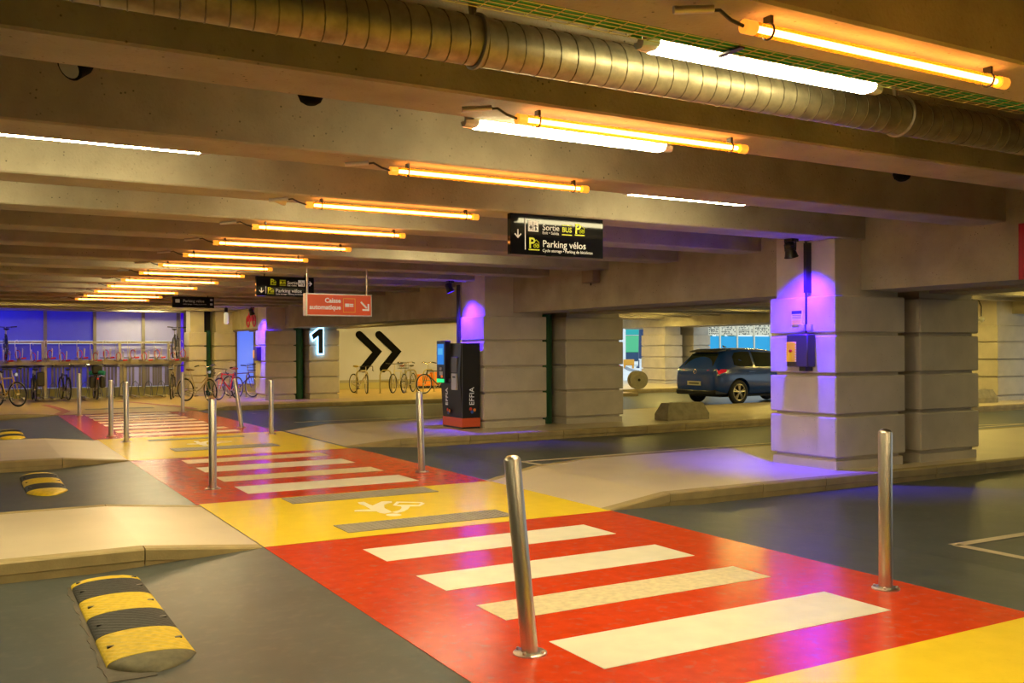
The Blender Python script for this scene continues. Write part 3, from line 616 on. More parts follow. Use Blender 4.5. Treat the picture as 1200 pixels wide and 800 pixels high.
# ---- rubber speed bumps
def speed_bump(x0, x1, y0, y1, bands, label, zb):
    """bands: list of (share of the length, material) from far to near"""
    r = empty('speed_bump', ((x0 + x1) / 2, y1, zb), label=label, cat='speed bump')
    hw, Hh, L_ = (x1 - x0) / 2, .052, y1 - y0
    def sec(y, hs, ws=1., n=18, tw=0, q=0): return [(hw * ws * math.cos(PI * (1 - i / n)), y, max(.0, Hh * (hs + tw * (((q + i) % 2) * 2 - 1)) * math.sin(PI * i / n) ** .8)) for i in range(n + 1)]
    t = 0.; tot = sum(b_[0] for b_ in bands)
    for k, (sh, m_) in enumerate(bands):
        ya, yb = -t / tot * L_ - .004, -(t + sh) / tot * L_ + .004; t += sh
        end = (k == 0 and sh > .2 and 'cap') or (k == len(bands) - 1 and 'cap')
        rows = []
        if end:
            near = k > 0
            for q in range(7):
                u = q / 6; hs = math.cos(u * PI / 2) ** .8 if u < 1 else 0; ws = math.sqrt(max(0, 1 - u * u)) * .55 + .45 * (1 - u) if u > 0 else 1
                ws = max(ws, .02); yy = ya + (yb - ya) * u if near else yb + (ya - yb) * u
                rows.append(sec(yy, max(hs, .02), ws))
        else:
            # moulded tread: shallow ridges across the crown
            nr = 14
            for q in range(nr + 1): rows.append(sec(ya + (yb - ya) * q / nr, 1.0, tw=0 if q in (0, nr) else .05, q=q))
        n = len(rows[0]); vs = [p for row in rows for p in row]
        vs += [(p[0], p[1], 0) for p in rows[0]] + [(p[0], p[1], 0) for p in rows[-1]]
        fs = [(a * n + b_, a * n + b_ + 1, (a + 1) * n + b_ + 1, (a + 1) * n + b_) for a in range(len(rows) - 1) for b_ in range(n - 1)]
        o1, o2 = len(rows) * n, len(rows) * n + n
        fs += [(b_, b_ + 1, o1 + b_ + 1, o1 + b_) for b_ in range(n - 1)] + [((len(rows) - 1) * n + b_, (len(rows) - 1) * n + b_ + 1, o2 + b_ + 1, o2 + b_) for b_ in range(n - 1)]
        seg_ = MB().add(vs, fs).build('rubber_segment', m_, r, sm=bool(end))
        if not end:
            for sx in (-.78, .78):
                z = Hh * math.sin(math.acos(sx)) ** .8
                MB().box(hw * sx - .018, hw * sx + .018, (ya + yb) / 2 - .012, (ya + yb) / 2 + .012, z - .006, z + .004).build('bolt_slot', BLACK, seg_)
CAPG = mat('worn_end_cap', (.14, .12, .06), .6, var=.25, vs=20, bump=.2, bs=40)
K_, Y_ = RUBBER, RUBBERY
speed_bump(.60, 1.03, 4.90, 6.95, [(.10, Y_), (.5, K_), (.5, Y_), (.5, K_), (.55, Y_), (.22, CAPG)], 'large black and yellow rubber speed bump with a grey end cap', -.058)
speed_bump(.58, 1.00, 11.5, 13.75, [(.45, Y_), (.45, K_), (.5, Y_), (.45, K_), (.3, Y_)], 'yellow and black speed bump between two beige islands', -.058)
speed_bump(.52, .95, 19.2, 21.6, [(.45, Y_), (.45, K_), (.5, Y_), (.45, K_), (.3, Y_)], 'small yellow and black speed bump on the lane before the bicycle racks', -.058)
# ---- fittings on the alarm pillar (left face x = 8.8)
FX = 8.8
def pf(px, py, X=FX): return onX(px, py, X)
ab = empty('alarm_box', (FX, 8.28, 1.48), label='black alarm box with yellow front plate on the violet pillar', cat='alarm box')
B(-.14, 0, -.17, .17, -.19, .2, c=.012).build('case', mat('dark_case', (.05, .04, .05), .4), ab)
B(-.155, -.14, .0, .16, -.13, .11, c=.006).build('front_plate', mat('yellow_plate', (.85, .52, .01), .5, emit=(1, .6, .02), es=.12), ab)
MB().cyl((-.155, .075, .0), (-.175, .075, .0), .018, 14).build('push_button', mat('red_button', (.6, .01, .01), .35), ab)
teeth = MB()
for k in range(8):
    teeth.box(-.157, -.1555, -.004, .008, -.125 + k * .03, -.112 + k * .03); teeth.box(-.157, -.1555, .152, .164, -.125 + k * .03, -.112 + k * .03)
teeth.build('warning_border', mat('border_white', (.75, .7, .4), .5), ab, sm=False)
B(-.12, 0, -.12, -.02, -.24, -.19).build('cable_entry', DARKM, ab)
nt_ = empty('notice_plate', (FX, 8.40, 1.885), label='small blue white and yellow notice on the violet pillar', cat='notice')
B(-.012, 0, -.085, .085, -.09, .09).build('panel', mat('notice_white', (.72, .72, .75), .5), nt_, sm=False)
B(-.014, -.012, -.08, .08, .045, .085).build('header', mat('notice_blue', (.05, .06, .3), .5), nt_, sm=False); B(-.014, -.012, -.08, .08, -.085, -.025).build('footer', mat('notice_yellow', (.8, .65, .05), .5), nt_, sm=False)
tl = MB()
for k in range(3): tl.box(-.0135, -.012, -.07, .07, .025 - k * .018, .031 - k * .018)
tl.build('text_lines', mat('notice_ink', (.08, .08, .2), .5), nt_, sm=False)
cd = empty('cable_conduit', (FX, 8.25, 2.2), label='dark cable conduit running down the violet pillar to the alarm box', cat='conduit')
MB().box(-.03, .06, -.02, .02, -.02, .58).tube([(.02, 0, .55), (-.02, 0, .60), (-.02, -.10, .61), (-.02, -.2, .62), (.03, -.24, .66), (.03, -.25, .95)], .014, 8).build('upper_run', DARKM, cd)
MB().cyl((-.012, .0, -.02), (-.012, .0, -.5), .012, 8).build('lower_run', DARKM, cd)
for k, y in enumerate((-.06, .05)):
    B(-.04, 0, y - .04, y + .035, -.48, -.4, c=.004).build('outlet_box', mat('outlet_grey', (.55, .5, .5), .5), cd)
# pipes on the payment machine pillar and small pillar gear
pc = empty('cable_conduit', (8.2, 16.32, 1.2), label='dark pipes on the violet face of the payment machine pillar', cat='conduit')
for y in (0, .08): MB().cyl((-.03, y, -.6), (-.03, y, 1.55), .022, 8).build('pipe', DARKM, pc)
pb = empty('alarm_box', (7.68, 28.75, 1.42), label='dark box on the violet pillar near the red bicycle', cat='alarm box')
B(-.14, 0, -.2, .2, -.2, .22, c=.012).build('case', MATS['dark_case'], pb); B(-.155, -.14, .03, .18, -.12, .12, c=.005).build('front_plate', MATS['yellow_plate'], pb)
# painted bicycle symbol on the girder
PS = mat('crimson_mark', (.55, .0, .06), .5)
bs_ = empty('bicycle_emblem', (gx(29.8) - .04, 29.75, 2.56), label='dark pink bicycle emblem painted on the girder by the violet pillar', cat='emblem')
em = MB()
for y, z in ((.36, -.12), (-.36, -.12)): em.ring((0, y, z), (1, 0, 0), .17, .02, 18, 5)
em.tube([(0, .36, -.12), (0, .22, .12), (0, -.2, .12), (0, -.36, -.12)], .022, 6); em.tube([(0, .22, .12), (0, .05, -.12), (0, -.2, .12)], .02, 6); em.tube([(0, -.2, .12), (0, -.3, .28)], .02, 6)
em.build('outline', PS, bs_); B(-.005, .005, -.16, .2, -.12, .0).build('block_mark', PS, bs_, sm=False)
# hanging lantern and little white lamp
p = onY(265, 374, 28.0); ln = empty('hanging_lamp', p, label='small white hanging lamp before the pillars by the bicycles', cat='lamp')
MB().lathe([(.03, .2), (.06, .17), (.065, -.1), (.04, -.14)], n=14).build('shade', mat('lamp_white', (.7, .66, .55), .4, emit=(1, .9, .6), es=.4), ln); MB().lathe([(.05, .2), (.05, .32), (.02, .34)], n=12).build('cap', BLACK, ln); MB().cyl((0, 0, .33), (0, 0, 3.45 - p.z), .008, 6).build('cord', BLACK, ln)
p = onX(1150, 374, 20); cm = empty('dome_camera', p, label='white ball shaped camera on a bent arm under the side bays', cat='camera')
MB().lathe([(.002, -.07), (.04, -.06), (.07, 0), (.05, .05), (.002, .07)], n=16).build('ball', mat('camera_white', (.75, .72, .6), .4), cm); MB().tube([(0, 0, .06), (0, 0, .3), (0, .06, .42), (0, .2, .44), (0, .24, .46), (0, .24, 3.45 - p.z)], .014, 8).build('arm', DARKM, cm)
# glowing numeral on the pillar
Yn = 28.13
p0, p1 = onY(363, 384, Yn), onY(380, 415, Yn)
nm = empty('numeral_one_sign', (p0.x, Yn, p1.z), label='black numeral one with a glowing blue white edge on a pillar', cat='sign')
W_, H_ = p1.x - p0.x, p0.z - p1.z
one = [(.55, .03), (.86, .03), (.86, .97), (.60, .97), (.08, .74), (.20, .55), (.55, .70)]
MB().prism([(u * W_, v * H_) for u, v in one], lambda u, v, d: (u, d, v), -.075, -.05).build('numeral', BLACK, nm, sm=False)
def grow(poly, k):
    out = []; n = len(poly); P = [Vector((u * W_, v * H_)) for u, v in poly]
    for i in range(n):
        a, b_, c_ = P[i - 1], P[i], P[(i + 1) % n]; t1, t2 = (b_ - a).normalized(), (c_ - b_).normalized()
        n1, n2 = Vector((t1.y, -t1.x)), Vector((t2.y, -t2.x)); mtr = (n1 + n2).normalized(); out.append(b_ + mtr * k / max(.4, mtr.dot(n1)))
    return [(p_.x, p_.y) for p_ in out]
MB().prism(grow(one, .035), lambda u, v, d: (u, d, v), -.048, -.01).build('glowing_edge', emis('blue_white_glow', (.25, .62, 1), 5), nm, sm=False)

# ---- payment machine
pm = empty('payment_machine', (7.80, 15.48, .085), label='black and orange payment machine with blue screen beside a pillar', cat='payment machine')
BODY = mat('machine_black', (.014, .013, .015), .32); OR2 = mat('machine_orange', (.70, .10, .03), .45)
# local: -x is the front; y 0 .. .82 along the front
side = [(.0, .0), (.36, .0), (.36, 1.55), (-.02, 1.55), (-.05, .95), (.0, .20)]
MB().prism(side, lambda u, v, d: (u, d, v), 0., .80).build('cabinet', BODY, pm, sm=False)
B(-.006, .366, -.006, .806, .03, .19).build('orange_skirt', OR2, pm, sm=False)
B(.03, .33, .03, .77, 0, .03).build('foot', DARKM, pm, sm=False)
hd = B(-.13, -.01, .44, .80, .82, 1.60, c=.008).build('screen_head', BODY, pm)
B(-.136, -.13, .49, .76, 1.16, 1.54).build('screen', emis('screen_blue', (.02, .26, .85), .75), hd, sm=False)
B(-.139, -.136, .53, .72, 1.34, 1.46).build('screen_panel', emis('screen_pale', (.1, .5, .9), .8), hd, sm=False)
B(-.137, -.13, .49, .78, .83, .89).build('green_light_bar', emis('green_glow', (.01, 1, .18), 1.6), hd, sm=False)
MB().cyl((-.13, .60, 1.08), (-.15, .60, 1.08), .03, 12).build('card_reader', ALU, hd); B(-.14, -.13, .54, .66, .96, 1.03).build('keypad', ALU, hd, sm=False)
MB().cyl((-.13, .56, .94), (-.15, .56, .94), .025, 12).build('orange_button', mat('machine_orange_light', (.8, .2, .03), .4, emit=(1, .2, .02), es=.4), hd)
B(-.06, -.035, .10, .34, 1.02, 1.30, c=.005).build('coin_tray', mat('machine_grey', (.10, .09, .10), .35), pm)
B(-.075, -.03, .10, .30, .50 + .2, 1.0, c=.006).build('note_slot_panel', mat('machine_silver', (.52, .5, .52), .35, .4), pm); B(-.078, -.074, .13, .24, .92, .95).build('slot', BLACK, pm, sm=False)
B(-.07, -.03, .34, .42, .84, .9, c=.004).build('ticket_outlet', mat('machine_grey', (.1, .09, .1), .35), pm)
B(-.003, .003, -.004, .0, .2, 1.54).build('edge_strip', mat('machine_edge', (.25, .25, .27), .4, .5), pm, sm=False)
tm = text_mesh('EFFIA', .14, depth=.002)
o = put('lettering', tm, SIGNW, pm, (.24, -.003, .42), (PI / 2, -PI / 2, 0))
tm2 = text_mesh('EFFIA', .14, depth=.002)
MBt = Matrix(((0, 0, -1, 0), (0, -1, 0, 0), (-1, 0, 0, 0), (0, 0, 0, 1)))
o = put('lettering', tm2, SIGNW, pm); o.matrix_local = Matrix.Translation((-.035, .36, .42)) @ Matrix(((0, 0, -1), (0, 1, 0), (1, 0, 0))).transposed().to_4x4().inverted() if False else Matrix.Translation((-.036, .52, .40)) @ Matrix(((0, 0, -1), (0, -1, 0), (1, 0, 0)) if False else ((.0, .0, -1), (0., 1., 0.), (1., 0., 0.))).to_4x4()
lg = MB(); lg2 = MB(); lg3 = MB()
for mb, (dx, dz) in ((lg, (0, 0)), (lg2, (.05, .035)), (lg3, (-.03, .055))):
    mb.cyl((.2 + dx, -.004, .30 + dz), (.2 + dx, 0, .30 + dz), .03, 12); mb.cyl((-.042, .50 - dx, .27 + dz), (-.036, .50 - dx, .27 + dz), .03, 12)
lg.build('logo_dot', mat('logo_blue', (.03, .10, .5), .5), pm); lg2.build('logo_dot', mat('logo_orange', (.8, .25, .03), .5), pm); lg3.build('logo_dot', mat('logo_red', (.6, .05, .03), .5), pm)

# ---- concrete wheel stops
def wheel_stop(p0, p1, hgt, label, zb):
    L_ = p1[0] - p0[0]; r = empty('wheel_stop', (p0[0], p0[1], zb), label=label, cat='wheel stop')
    MS = mat('stop_concrete', (.30, .26, .16), .8, var=.2, vs=8, bump=.4, bs=40)
    vs = [(0, 0, 0), (L_, 0, 0), (L_, .42, 0), (0, .42, 0), (0, 0, hgt * .35), (L_, 0, hgt * .35), (L_, .42, hgt * .35), (0, .42, hgt * .35), (.1, .09, hgt), (L_ - .1, .09, hgt), (L_ - .1, .33, hgt), (.1, .33, hgt)]
    MB().add(vs, [(3, 2, 1, 0), (0, 1, 5, 4), (1, 2, 6, 5), (2, 3, 7, 6), (3, 0, 4, 7), (4, 5, 9, 8), (5, 6, 10, 9), (6, 7, 11, 10), (7, 4, 8, 11), (8, 9, 10, 11)]).build('block', MS, r, sm=False)
    for x in (.25, L_ - .25): MB().cyl((x, .21, hgt - .01), (x, .21, hgt + .004), .03, 12).build('bolt_cap', DARKM, r)
wheel_stop((12.17, 15.05), (13.25, 15.05), .34, 'concrete wheel stop on the island in front of the blue car', .085)
wheel_stop((22.6, 15.6), (23.7, 15.6), .34, 'concrete wheel stop leaning against the distant yellow pillar', .085)
# ---- cable drum
cdm = empty('cable_drum', (21.25, 28.0, .085), (0, 0, math.radians(-22)), label='big round cable drum standing on the kerb by the exit', cat='cable drum')
DR = mat('drum_grey', (.30, .27, .20), .7, var=.15, vs=6)
for y in (-.19, .19):
    fl_ = MB().cyl((0, y - .02, .33), (0, y + .02, .33), .33, 32).build('flange', DR, cdm)
    MB().ring((0, y + (-.025 if y < 0 else .025), .33), (0, 1, 0), .2, .008, 24, 5).build('flange_ring', DR, fl_)
    MB().cyl((0, y - .03, .33), (0, y + .03, .33), .05, 16).build('hub', BLACK, fl_)
for k in range(9): MB().ring((0, -.15 + k * .0375, .33), (0, 1, 0), .25, .02, 28, 6).build('cable_turn', mat('drum_cable', (.03, .03, .03), .5), cdm)
MB().cyl((0, -.17, .33), (0, .17, .33), .24, 24).build('core', DR, cdm)
# ================================================================== BICYCLES
TYRE = mat('tyre_black', (.018, .018, .018), .6); SPOKE = mat('spoke_steel', (.55, .5, .42), .35, .9); SADDLE = mat('saddle_black', (.02, .018, .016), .5)
CHROME = mat('chrome', (.75, .72, .65), .2, 1.)
def bicycle(loc, heading, label, frame, bar='flat', lean=0., pitch=0., saddle=SADDLE, tyre=TYRE, fender=None, basket=False, pannier=None, lamp=False, steer=0., lady=False):
    """local x forward, z up, origin on the ground halfway between the wheels"""
    r = empty('bicycle', loc, (lean, pitch, heading), label=label, cat='bicycle', group='bicycles parked at the far wall')
    R_ = .335; wb = .51; hb = (-.1, 0, .28); st = (-.26, 0, .78); hl = (.36, 0, .80); hlow = (.40, 0, .66); ra, fa = (-wb, 0, R_), (wb, 0, R_)
    Fm = frame; piv = empty('steering_assembly', (.385, 0, 0), (0, 0, steer)); piv.parent = r
    def wheel(c, par):
        wv = MB().ring(c, (0, 1, 0), R_ - .02, .021, 28, 7).build('wheel', tyre, par)
        mb = MB().ring(c, (0, 1, 0), R_ - .045, .011, 28, 5).cyl((c[0], -.045, c[2]), (c[0], .045, c[2]), .02, 8)
        for k in range(14):
            a = 2 * PI * k / 14; mb.cyl((c[0], .03 * (-1) ** k, c[2]), (c[0] + (R_ - .05) * math.cos(a), 0, c[2] + (R_ - .05) * math.sin(a)), .0022, 3)
        mb.build('spokes_and_rim', SPOKE, wv)
        if fender:
            MB().tube([(c[0] + (R_ + .02) * math.cos(t), 0, c[2] + (R_ + .02) * math.sin(t)) for t in [(.1 + .09 * i) * PI for i in range(11)]], .02, 6).build('fender', fender, par)
        return wv
    wheel(ra, r)
    o = (-.385, 0, 0)
    def sh(p): return (p[0] - .385, p[1], p[2])
    wheel(sh(fa), piv)
    fr = MB()
    if lady: fr.tube([hb, (.1, 0, .38), hlow], .02, 8); fr.tube([(-.2, 0, .55), (.15, 0, .55), (.375, 0, .74)], .017, 8)
    else: fr.cyl(hb, hlow, .02, 8).cyl((-.245, 0, .74), (.372, 0, .765), .018, 8)
    fr.cyl(hb, st, .018, 8).cyl(hlow, hl, .022, 8)
    for s in (-1, 1): fr.cyl((hb[0], .03 * s, hb[2]), (ra[0], .055 * s, ra[2]), .011, 6).cyl((-.24, .02 * s, .74), (ra[0], .055 * s, ra[2]), .009, 6)
    fr.build('frame', Fm, r)
    fk = MB().cyl(sh((.402, 0, .64)), sh((.41, 0, .70)), .02, 8)
    for s in (-1, 1): fk.tube([sh((.408, .05 * s, .66)), sh((.44, .05 * s, .52)), sh((wb, .05 * s, R_))], .011, 6)
    fk.build('fork', Fm, piv)
    top = 1.0 if bar != 'drop' else .93
    MB().cyl(sh(hl), sh((.33, 0, top - .03)), .013, 8).cyl(sh((.33, 0, top - .03)), sh((.40, 0, top)), .013, 8).build('stem', SPOKE, piv)
    hb_ = MB(); grs = []
    for s in (-1, 1):
        if bar == 'drop': pth = [(.40, 0, top), (.41, .18 * s, top), (.43, .21 * s, top), (.50, .21 * s, top - .02), (.51, .21 * s, top - .09), (.44, .22 * s, top - .14), (.38, .22 * s, top - .13)]
        elif bar == 'swept': pth = [(.40, 0, top), (.42, .12 * s, top + .05), (.36, .25 * s, top + .06), (.22, .29 * s, top + .03)]
        else: pth = [(.40, 0, top), (.40, .15 * s, top + .01), (.37, .31 * s, top + .02)]
        hb_.tube([sh(p) for p in pth], .012, 7); gr = MB(); grs.append(gr); gr.cyl(sh(pth[-2]), sh(Vector(pth[-1]) + (Vector(pth[-1]) - Vector(pth[-2])) * .05), .018, 8)
        gr.tube([sh(Vector(pth[-2])), sh(Vector(pth[-2]) + Vector((.05, .03 * s, -.03)))], .007, 5)
    h = hb_.build('handlebar', CHROME if bar == 'swept' else SADDLE, piv); [g_.build('grip', SADDLE, h) for g_ in grs]
    MB().cyl(st, (-.29, 0, .90), .014, 8).build('seatpost', SPOKE, r)
    MB().add([(-.43, -.08, .92), (-.43, .08, .92), (-.36, .07, .955), (-.36, -.07, .955), (-.25, -.035, .94), (-.25, .035, .94), (-.13, -.02, .925), (-.13, .02, .925), (-.4, 0, .885), (-.15, 0, .90)],
             [(0, 3, 2, 1), (3, 4, 5, 2), (4, 6, 7, 5), (0, 8, 9, 6, 4, 3), (1, 2, 5, 7, 9, 8), (0, 1, 8), (6, 9, 7)]).build('saddle', saddle, r)
    cr = MB().ring((hb[0], -.045, hb[2]), (0, 1, 0), .085, .008, 18, 4).cyl((hb[0], -.06, hb[2]), (hb[0] + .12, -.06, hb[2] - .11), .011, 6).cyl((hb[0], .06, hb[2]), (hb[0] - .12, .06, hb[2] + .11), .011, 6).cyl((hb[0], -.07, hb[2]), (hb[0], .07, hb[2]), .02, 8).build('crankset', SPOKE, r)
    MB().box(hb[0] + .08, hb[0] + .16, -.15, -.065, hb[2] - .12, hb[2] - .1).box(hb[0] - .16, hb[0] - .08, .065, .15, hb[2] + .1, hb[2] + .12).build('pedals', SADDLE, cr)
    MB().tube([(hb[0], -.045, hb[2] + .085), (ra[0], -.045, ra[2] + .035), (ra[0] - .035, -.045, ra[2]), (ra[0], -.045, ra[2] - .035), (hb[0], -.045, hb[2] - .085), (hb[0] + .085, -.045, hb[2])], .006, 4, closed=True).build('chain', DARKM, r)
    if basket:
        bk = MB()
        for z in (.86, .95, 1.06): bk.tube([sh((.47, -.16, z)), sh((.72, -.14, z)), sh((.72, .14, z)), sh((.47, .16, z))], .005, 4, closed=True)
        for k in range(7):
            y = -.15 + .05 * k; bk.cyl(sh((.72, y, .84)), sh((.72, y, 1.06)), .003, 4).cyl(sh((.47, y, .84)), sh((.47, y, 1.06)), .003, 4).cyl(sh((.47, y, .84)), sh((.72, y, .84)), .003, 4)
        bk.build('basket', SADDLE, piv)
    if pannier:
        for s in (-1, 1):
            MB().box(-.68, -.34, .07 * s, .22 * s, .36, .72, c=.04).build('pannier', SADDLE, r)
        MB().box(-.70, -.30, -.09, .09, .74, .765).build('rear_rack', SADDLE, r)
        MB().tube([(-.62, -.2, .80), (-.52, 0, .86), (-.42, .2, .80)], [.07, .09, .07], 10).build('luggage_roll', pannier, r)
        MB().box(-.62, -.36, -.15, .15, .78, 1.06, c=.04).build('top_bag', SADDLE, r)
        MB().box(-.74, -.72, -.03, .03, .62, .66).build('rear_reflector', mat('reflector_red', (.6, .01, .01), .3, emit=(1, .02, .02), es=.15), r)
    if lamp: MB().cyl(sh((.44, 0, .86)), sh((.50, 0, .86)), .045, 12).build('headlamp', CHROME, piv)
    return r
def bm(n, c): return mat('bicycle_' + n, c, .35, var=.05)
NORTH, SOUTH = PI / 2, -PI / 2
zl = .056
def bx(px, py, z=zl): p = onz(px, py, z); return p
# lower tier and free standing bicycles
bicycle((onY(9, 450, 28.9).x, 28.9, zl), SOUTH + .42, 'yellow and grey bicycle standing askew before the dark blue glass', bm('ochre', (.62, .40, .06)), 'flat', lean=.05, lamp=True, steer=.25)
bicycle((onY(40, 450, 32.0).x, 32.0, zl), NORTH + .02, 'black bicycle with a dark side bag in the lower rack', bm('black_a', (.02, .02, .02)), 'flat')
MB().box(-.1, .1, -.2, .2, .0, .42, c=.03).build('saddlebag', mat('bag_dark', (.04, .035, .03), .7), loc=(onY(47.5, 450, 31.6).x, 31.55, .50), label='dark bag hanging beside a black bicycle in the lower rack', cat='bag')
bicycle((onY(76, 450, 32.0).x, 32.0, zl), NORTH + .12, 'black bicycle with a red rear lamp in the lower rack', bm('black_b', (.03, .025, .025)), 'swept', fender=SADDLE)
bicycle((onY(112, 450, 31.9).x, 31.9, zl), NORTH - .02, 'black touring bicycle loaded with panniers and a teal roll', bm('black_c', (.02, .02, .022)), 'swept', pannier=mat('teal_cloth', (.01, .22, .22), .7))
# upper tier
bicycle((onY(7, 400, 32.7).x, 32.8, 1.27), NORTH, 'dark bicycle in the upper rack before the dark blue glass', bm('dark_d', (.04, .035, .02)), 'flat')
bicycle((onY(218, 400, 31.0).x, 32.8, 1.30), NORTH - .3, 'dark bicycle in the upper rack beside the violet lit gap strip', bm('dark_e', (.03, .03, .035)), 'flat', lean=.03)
# around the stands by the violet pillar
p = bx(215, 469); bicycle((p.x - .1, p.y + 1.2, zl), NORTH - .25, 'dark bicycle behind a beige bicycle at the rack end', bm('dark_f', (.05, .05, .045)), 'flat', fender=SADDLE)
p = bx(236, 471); bicycle((p.x, p.y + .35, zl), SOUTH + .55, 'beige city bicycle with swept chrome handlebars near the red bicycle', bm('beige', (.45, .38, .22)), 'swept', lean=.04, fender=bm('beige_fender', (.5, .42, .26)), lamp=True, lady=True, saddle=mat('saddle_tan', (.16, .09, .04), .5), steer=-.2)
p = bx(268, 468); bicycle((p.x, p.y + .1, zl), SOUTH - .78, 'bright red road bicycle with drop handlebars and an orange saddle', bm('red', (.85, .02, .01)), 'drop', lean=-.04, saddle=mat('saddle_orange', (.6, .16, .03), .5))
p = bx(286, 466); bicycle((p.x + .1, p.y + .75, zl), SOUTH + .5, 'dark violet bicycle standing behind the red road bicycle', bm('violet', (.10, .05, .28)), 'flat', lean=.04, basket=True)
# before the white wall
p = bx(424, 461); bicycle((p.x, p.y + .1, zl), SOUTH + .12, 'white and red bicycle with drop handlebars under a chevron', bm('white', (.62, .52, .42)), 'drop', saddle=mat('saddle_yellow', (.6, .45, .08), .5), steer=-.35)
p = bx(467, 460); bicycle((p.x, p.y, zl), SOUTH - .78, 'pale bicycle beside a grey basket bicycle at the white wall', bm('pale', (.60, .52, .34)), 'flat', saddle=mat('saddle_red', (.4, .08, .04), .5))
p = bx(480, 460); bicycle((p.x, p.y + .1, zl), SOUTH - .72, 'grey bicycle with a front basket at the white wall', bm('grey_g', (.3, .28, .2)), 'swept', basket=True, fender=bm('grey_fender', (.4, .36, .25)))
p = bx(497, 461); bicycle((p.x + .45, p.y, zl), SOUTH - 1.35, 'dark bicycle with tall handlebars partly behind the payment machine', bm('dark_h', (.05, .06, .04)), 'swept', lamp=False)
# inverted U stands
STAND = mat('stand_steel', (.40, .34, .16), .4, .6)
def u_stand(x, y, ang, label):
    r = empty('bicycle_stand', (x, y, zl), (0, 0, ang), label=label, cat='bicycle stand', group='hoop bicycle stands')
    MB().tube([(-.2, 0, 0), (-.2, 0, .62), (-.17, 0, .72), (-.1, 0, .78), (.1, 0, .78), (.17, 0, .72), (.2, 0, .62), (.2, 0, 0)], .024, 10).build('hoop', STAND, r)
    MB().cyl((-.2, 0, .40), (.2, 0, .40), .02, 8).build('crossbar', STAND, r)
    for x_ in (-.2, .2): MB().lathe([(.06, 0), (.06, .008), (.03, .01)], (x_, 0, 0), 12).build('foot_plate', STAND, r)
A_ = -.1
for px, py, lb_ in ((420, 461.5, 'hoop bicycle stand holding the white and red bicycle'), (448, 461, 'empty hoop bicycle stand between bicycles at the white wall'), (478, 460, 'hoop bicycle stand between the pale and grey bicycles'),
                    (499, 459.5, 'hoop bicycle stand near the orange box'), (243, 468, 'hoop bicycle stand beside the beige bicycle'), (279, 466, 'hoop bicycle stand between the red and violet bicycles')):
    p = bx(px, py); u_stand(p.x + .25 + (.35 if px < 300 else 0), p.y + (.55 if px < 300 else .3), A_, lb_)
p = onz(505, 455, zl); ob = empty('orange_box', (p.x, p.y, zl), label='orange plastic box behind the bicycles at the white wall', cat='box')
ORP = mat('orange_plastic', (.85, .25, .01), .5)
B(-.55, .0, 0, .3, .1, .55, c=.02).build('bin', ORP, ob); B(.08, .6, 0, .3, .1, .62, c=.02).build('bin', ORP, ob); B(-.5, .55, .05, .25, 0, .1).build('base', DARKM, ob)

# ---- two-tier bicycle rack
RKS = mat('rack_steel', (.42, .37, .25), .45, .6, var=.1, vs=5); RKR = mat('rack_red', (.60, .02, .015), .4); RKW = mat('rack_white', (.70, .66, .56), .35, .3)
rk = empty('bicycle_rack', (0, 32.3, zl), label='two-tier steel bicycle rack with red handles along the glass wall', cat='bicycle rack')
def rkp(px, py, Y): p = onY(px, py, Y); return Vector((p.x, p.y - 32.3, p.z - zl))
xa, xb = rkp(-60, 424, 32.5).x, rkp(214, 424, 32.5).x
MB().box(xa, xb, .35, .45, 1.06, 1.14).build('lower_rail', RKS, rk); MB().box(xa, xb, 1.2, 1.28, 1.12, 1.2).build('rear_rail', RKS, rk); MB().box(xa, xb, 1.45, 1.50, 1.72, 1.80).build('upper_rail', RKS, rk)
for px in (-58, 53, 146, 205):
    x = rkp(px, 424, 32.7).x; MB().box(x - .04, x + .04, .38, .46, 0, 1.08).box(x - .04, x + .04, 1.2, 1.28, 0, 1.15).box(x - .04, x + .04, 1.42, 1.5, 1.1, 1.8).box(x - .05, x + .05, .2, 1.5, 0, .05).build('post', RKS, rk)
tx = [-50, -32, -12, 8, 23, 41, 58, 75, 96, 112, 127, 142, 156, 172, 187, 203, 218]
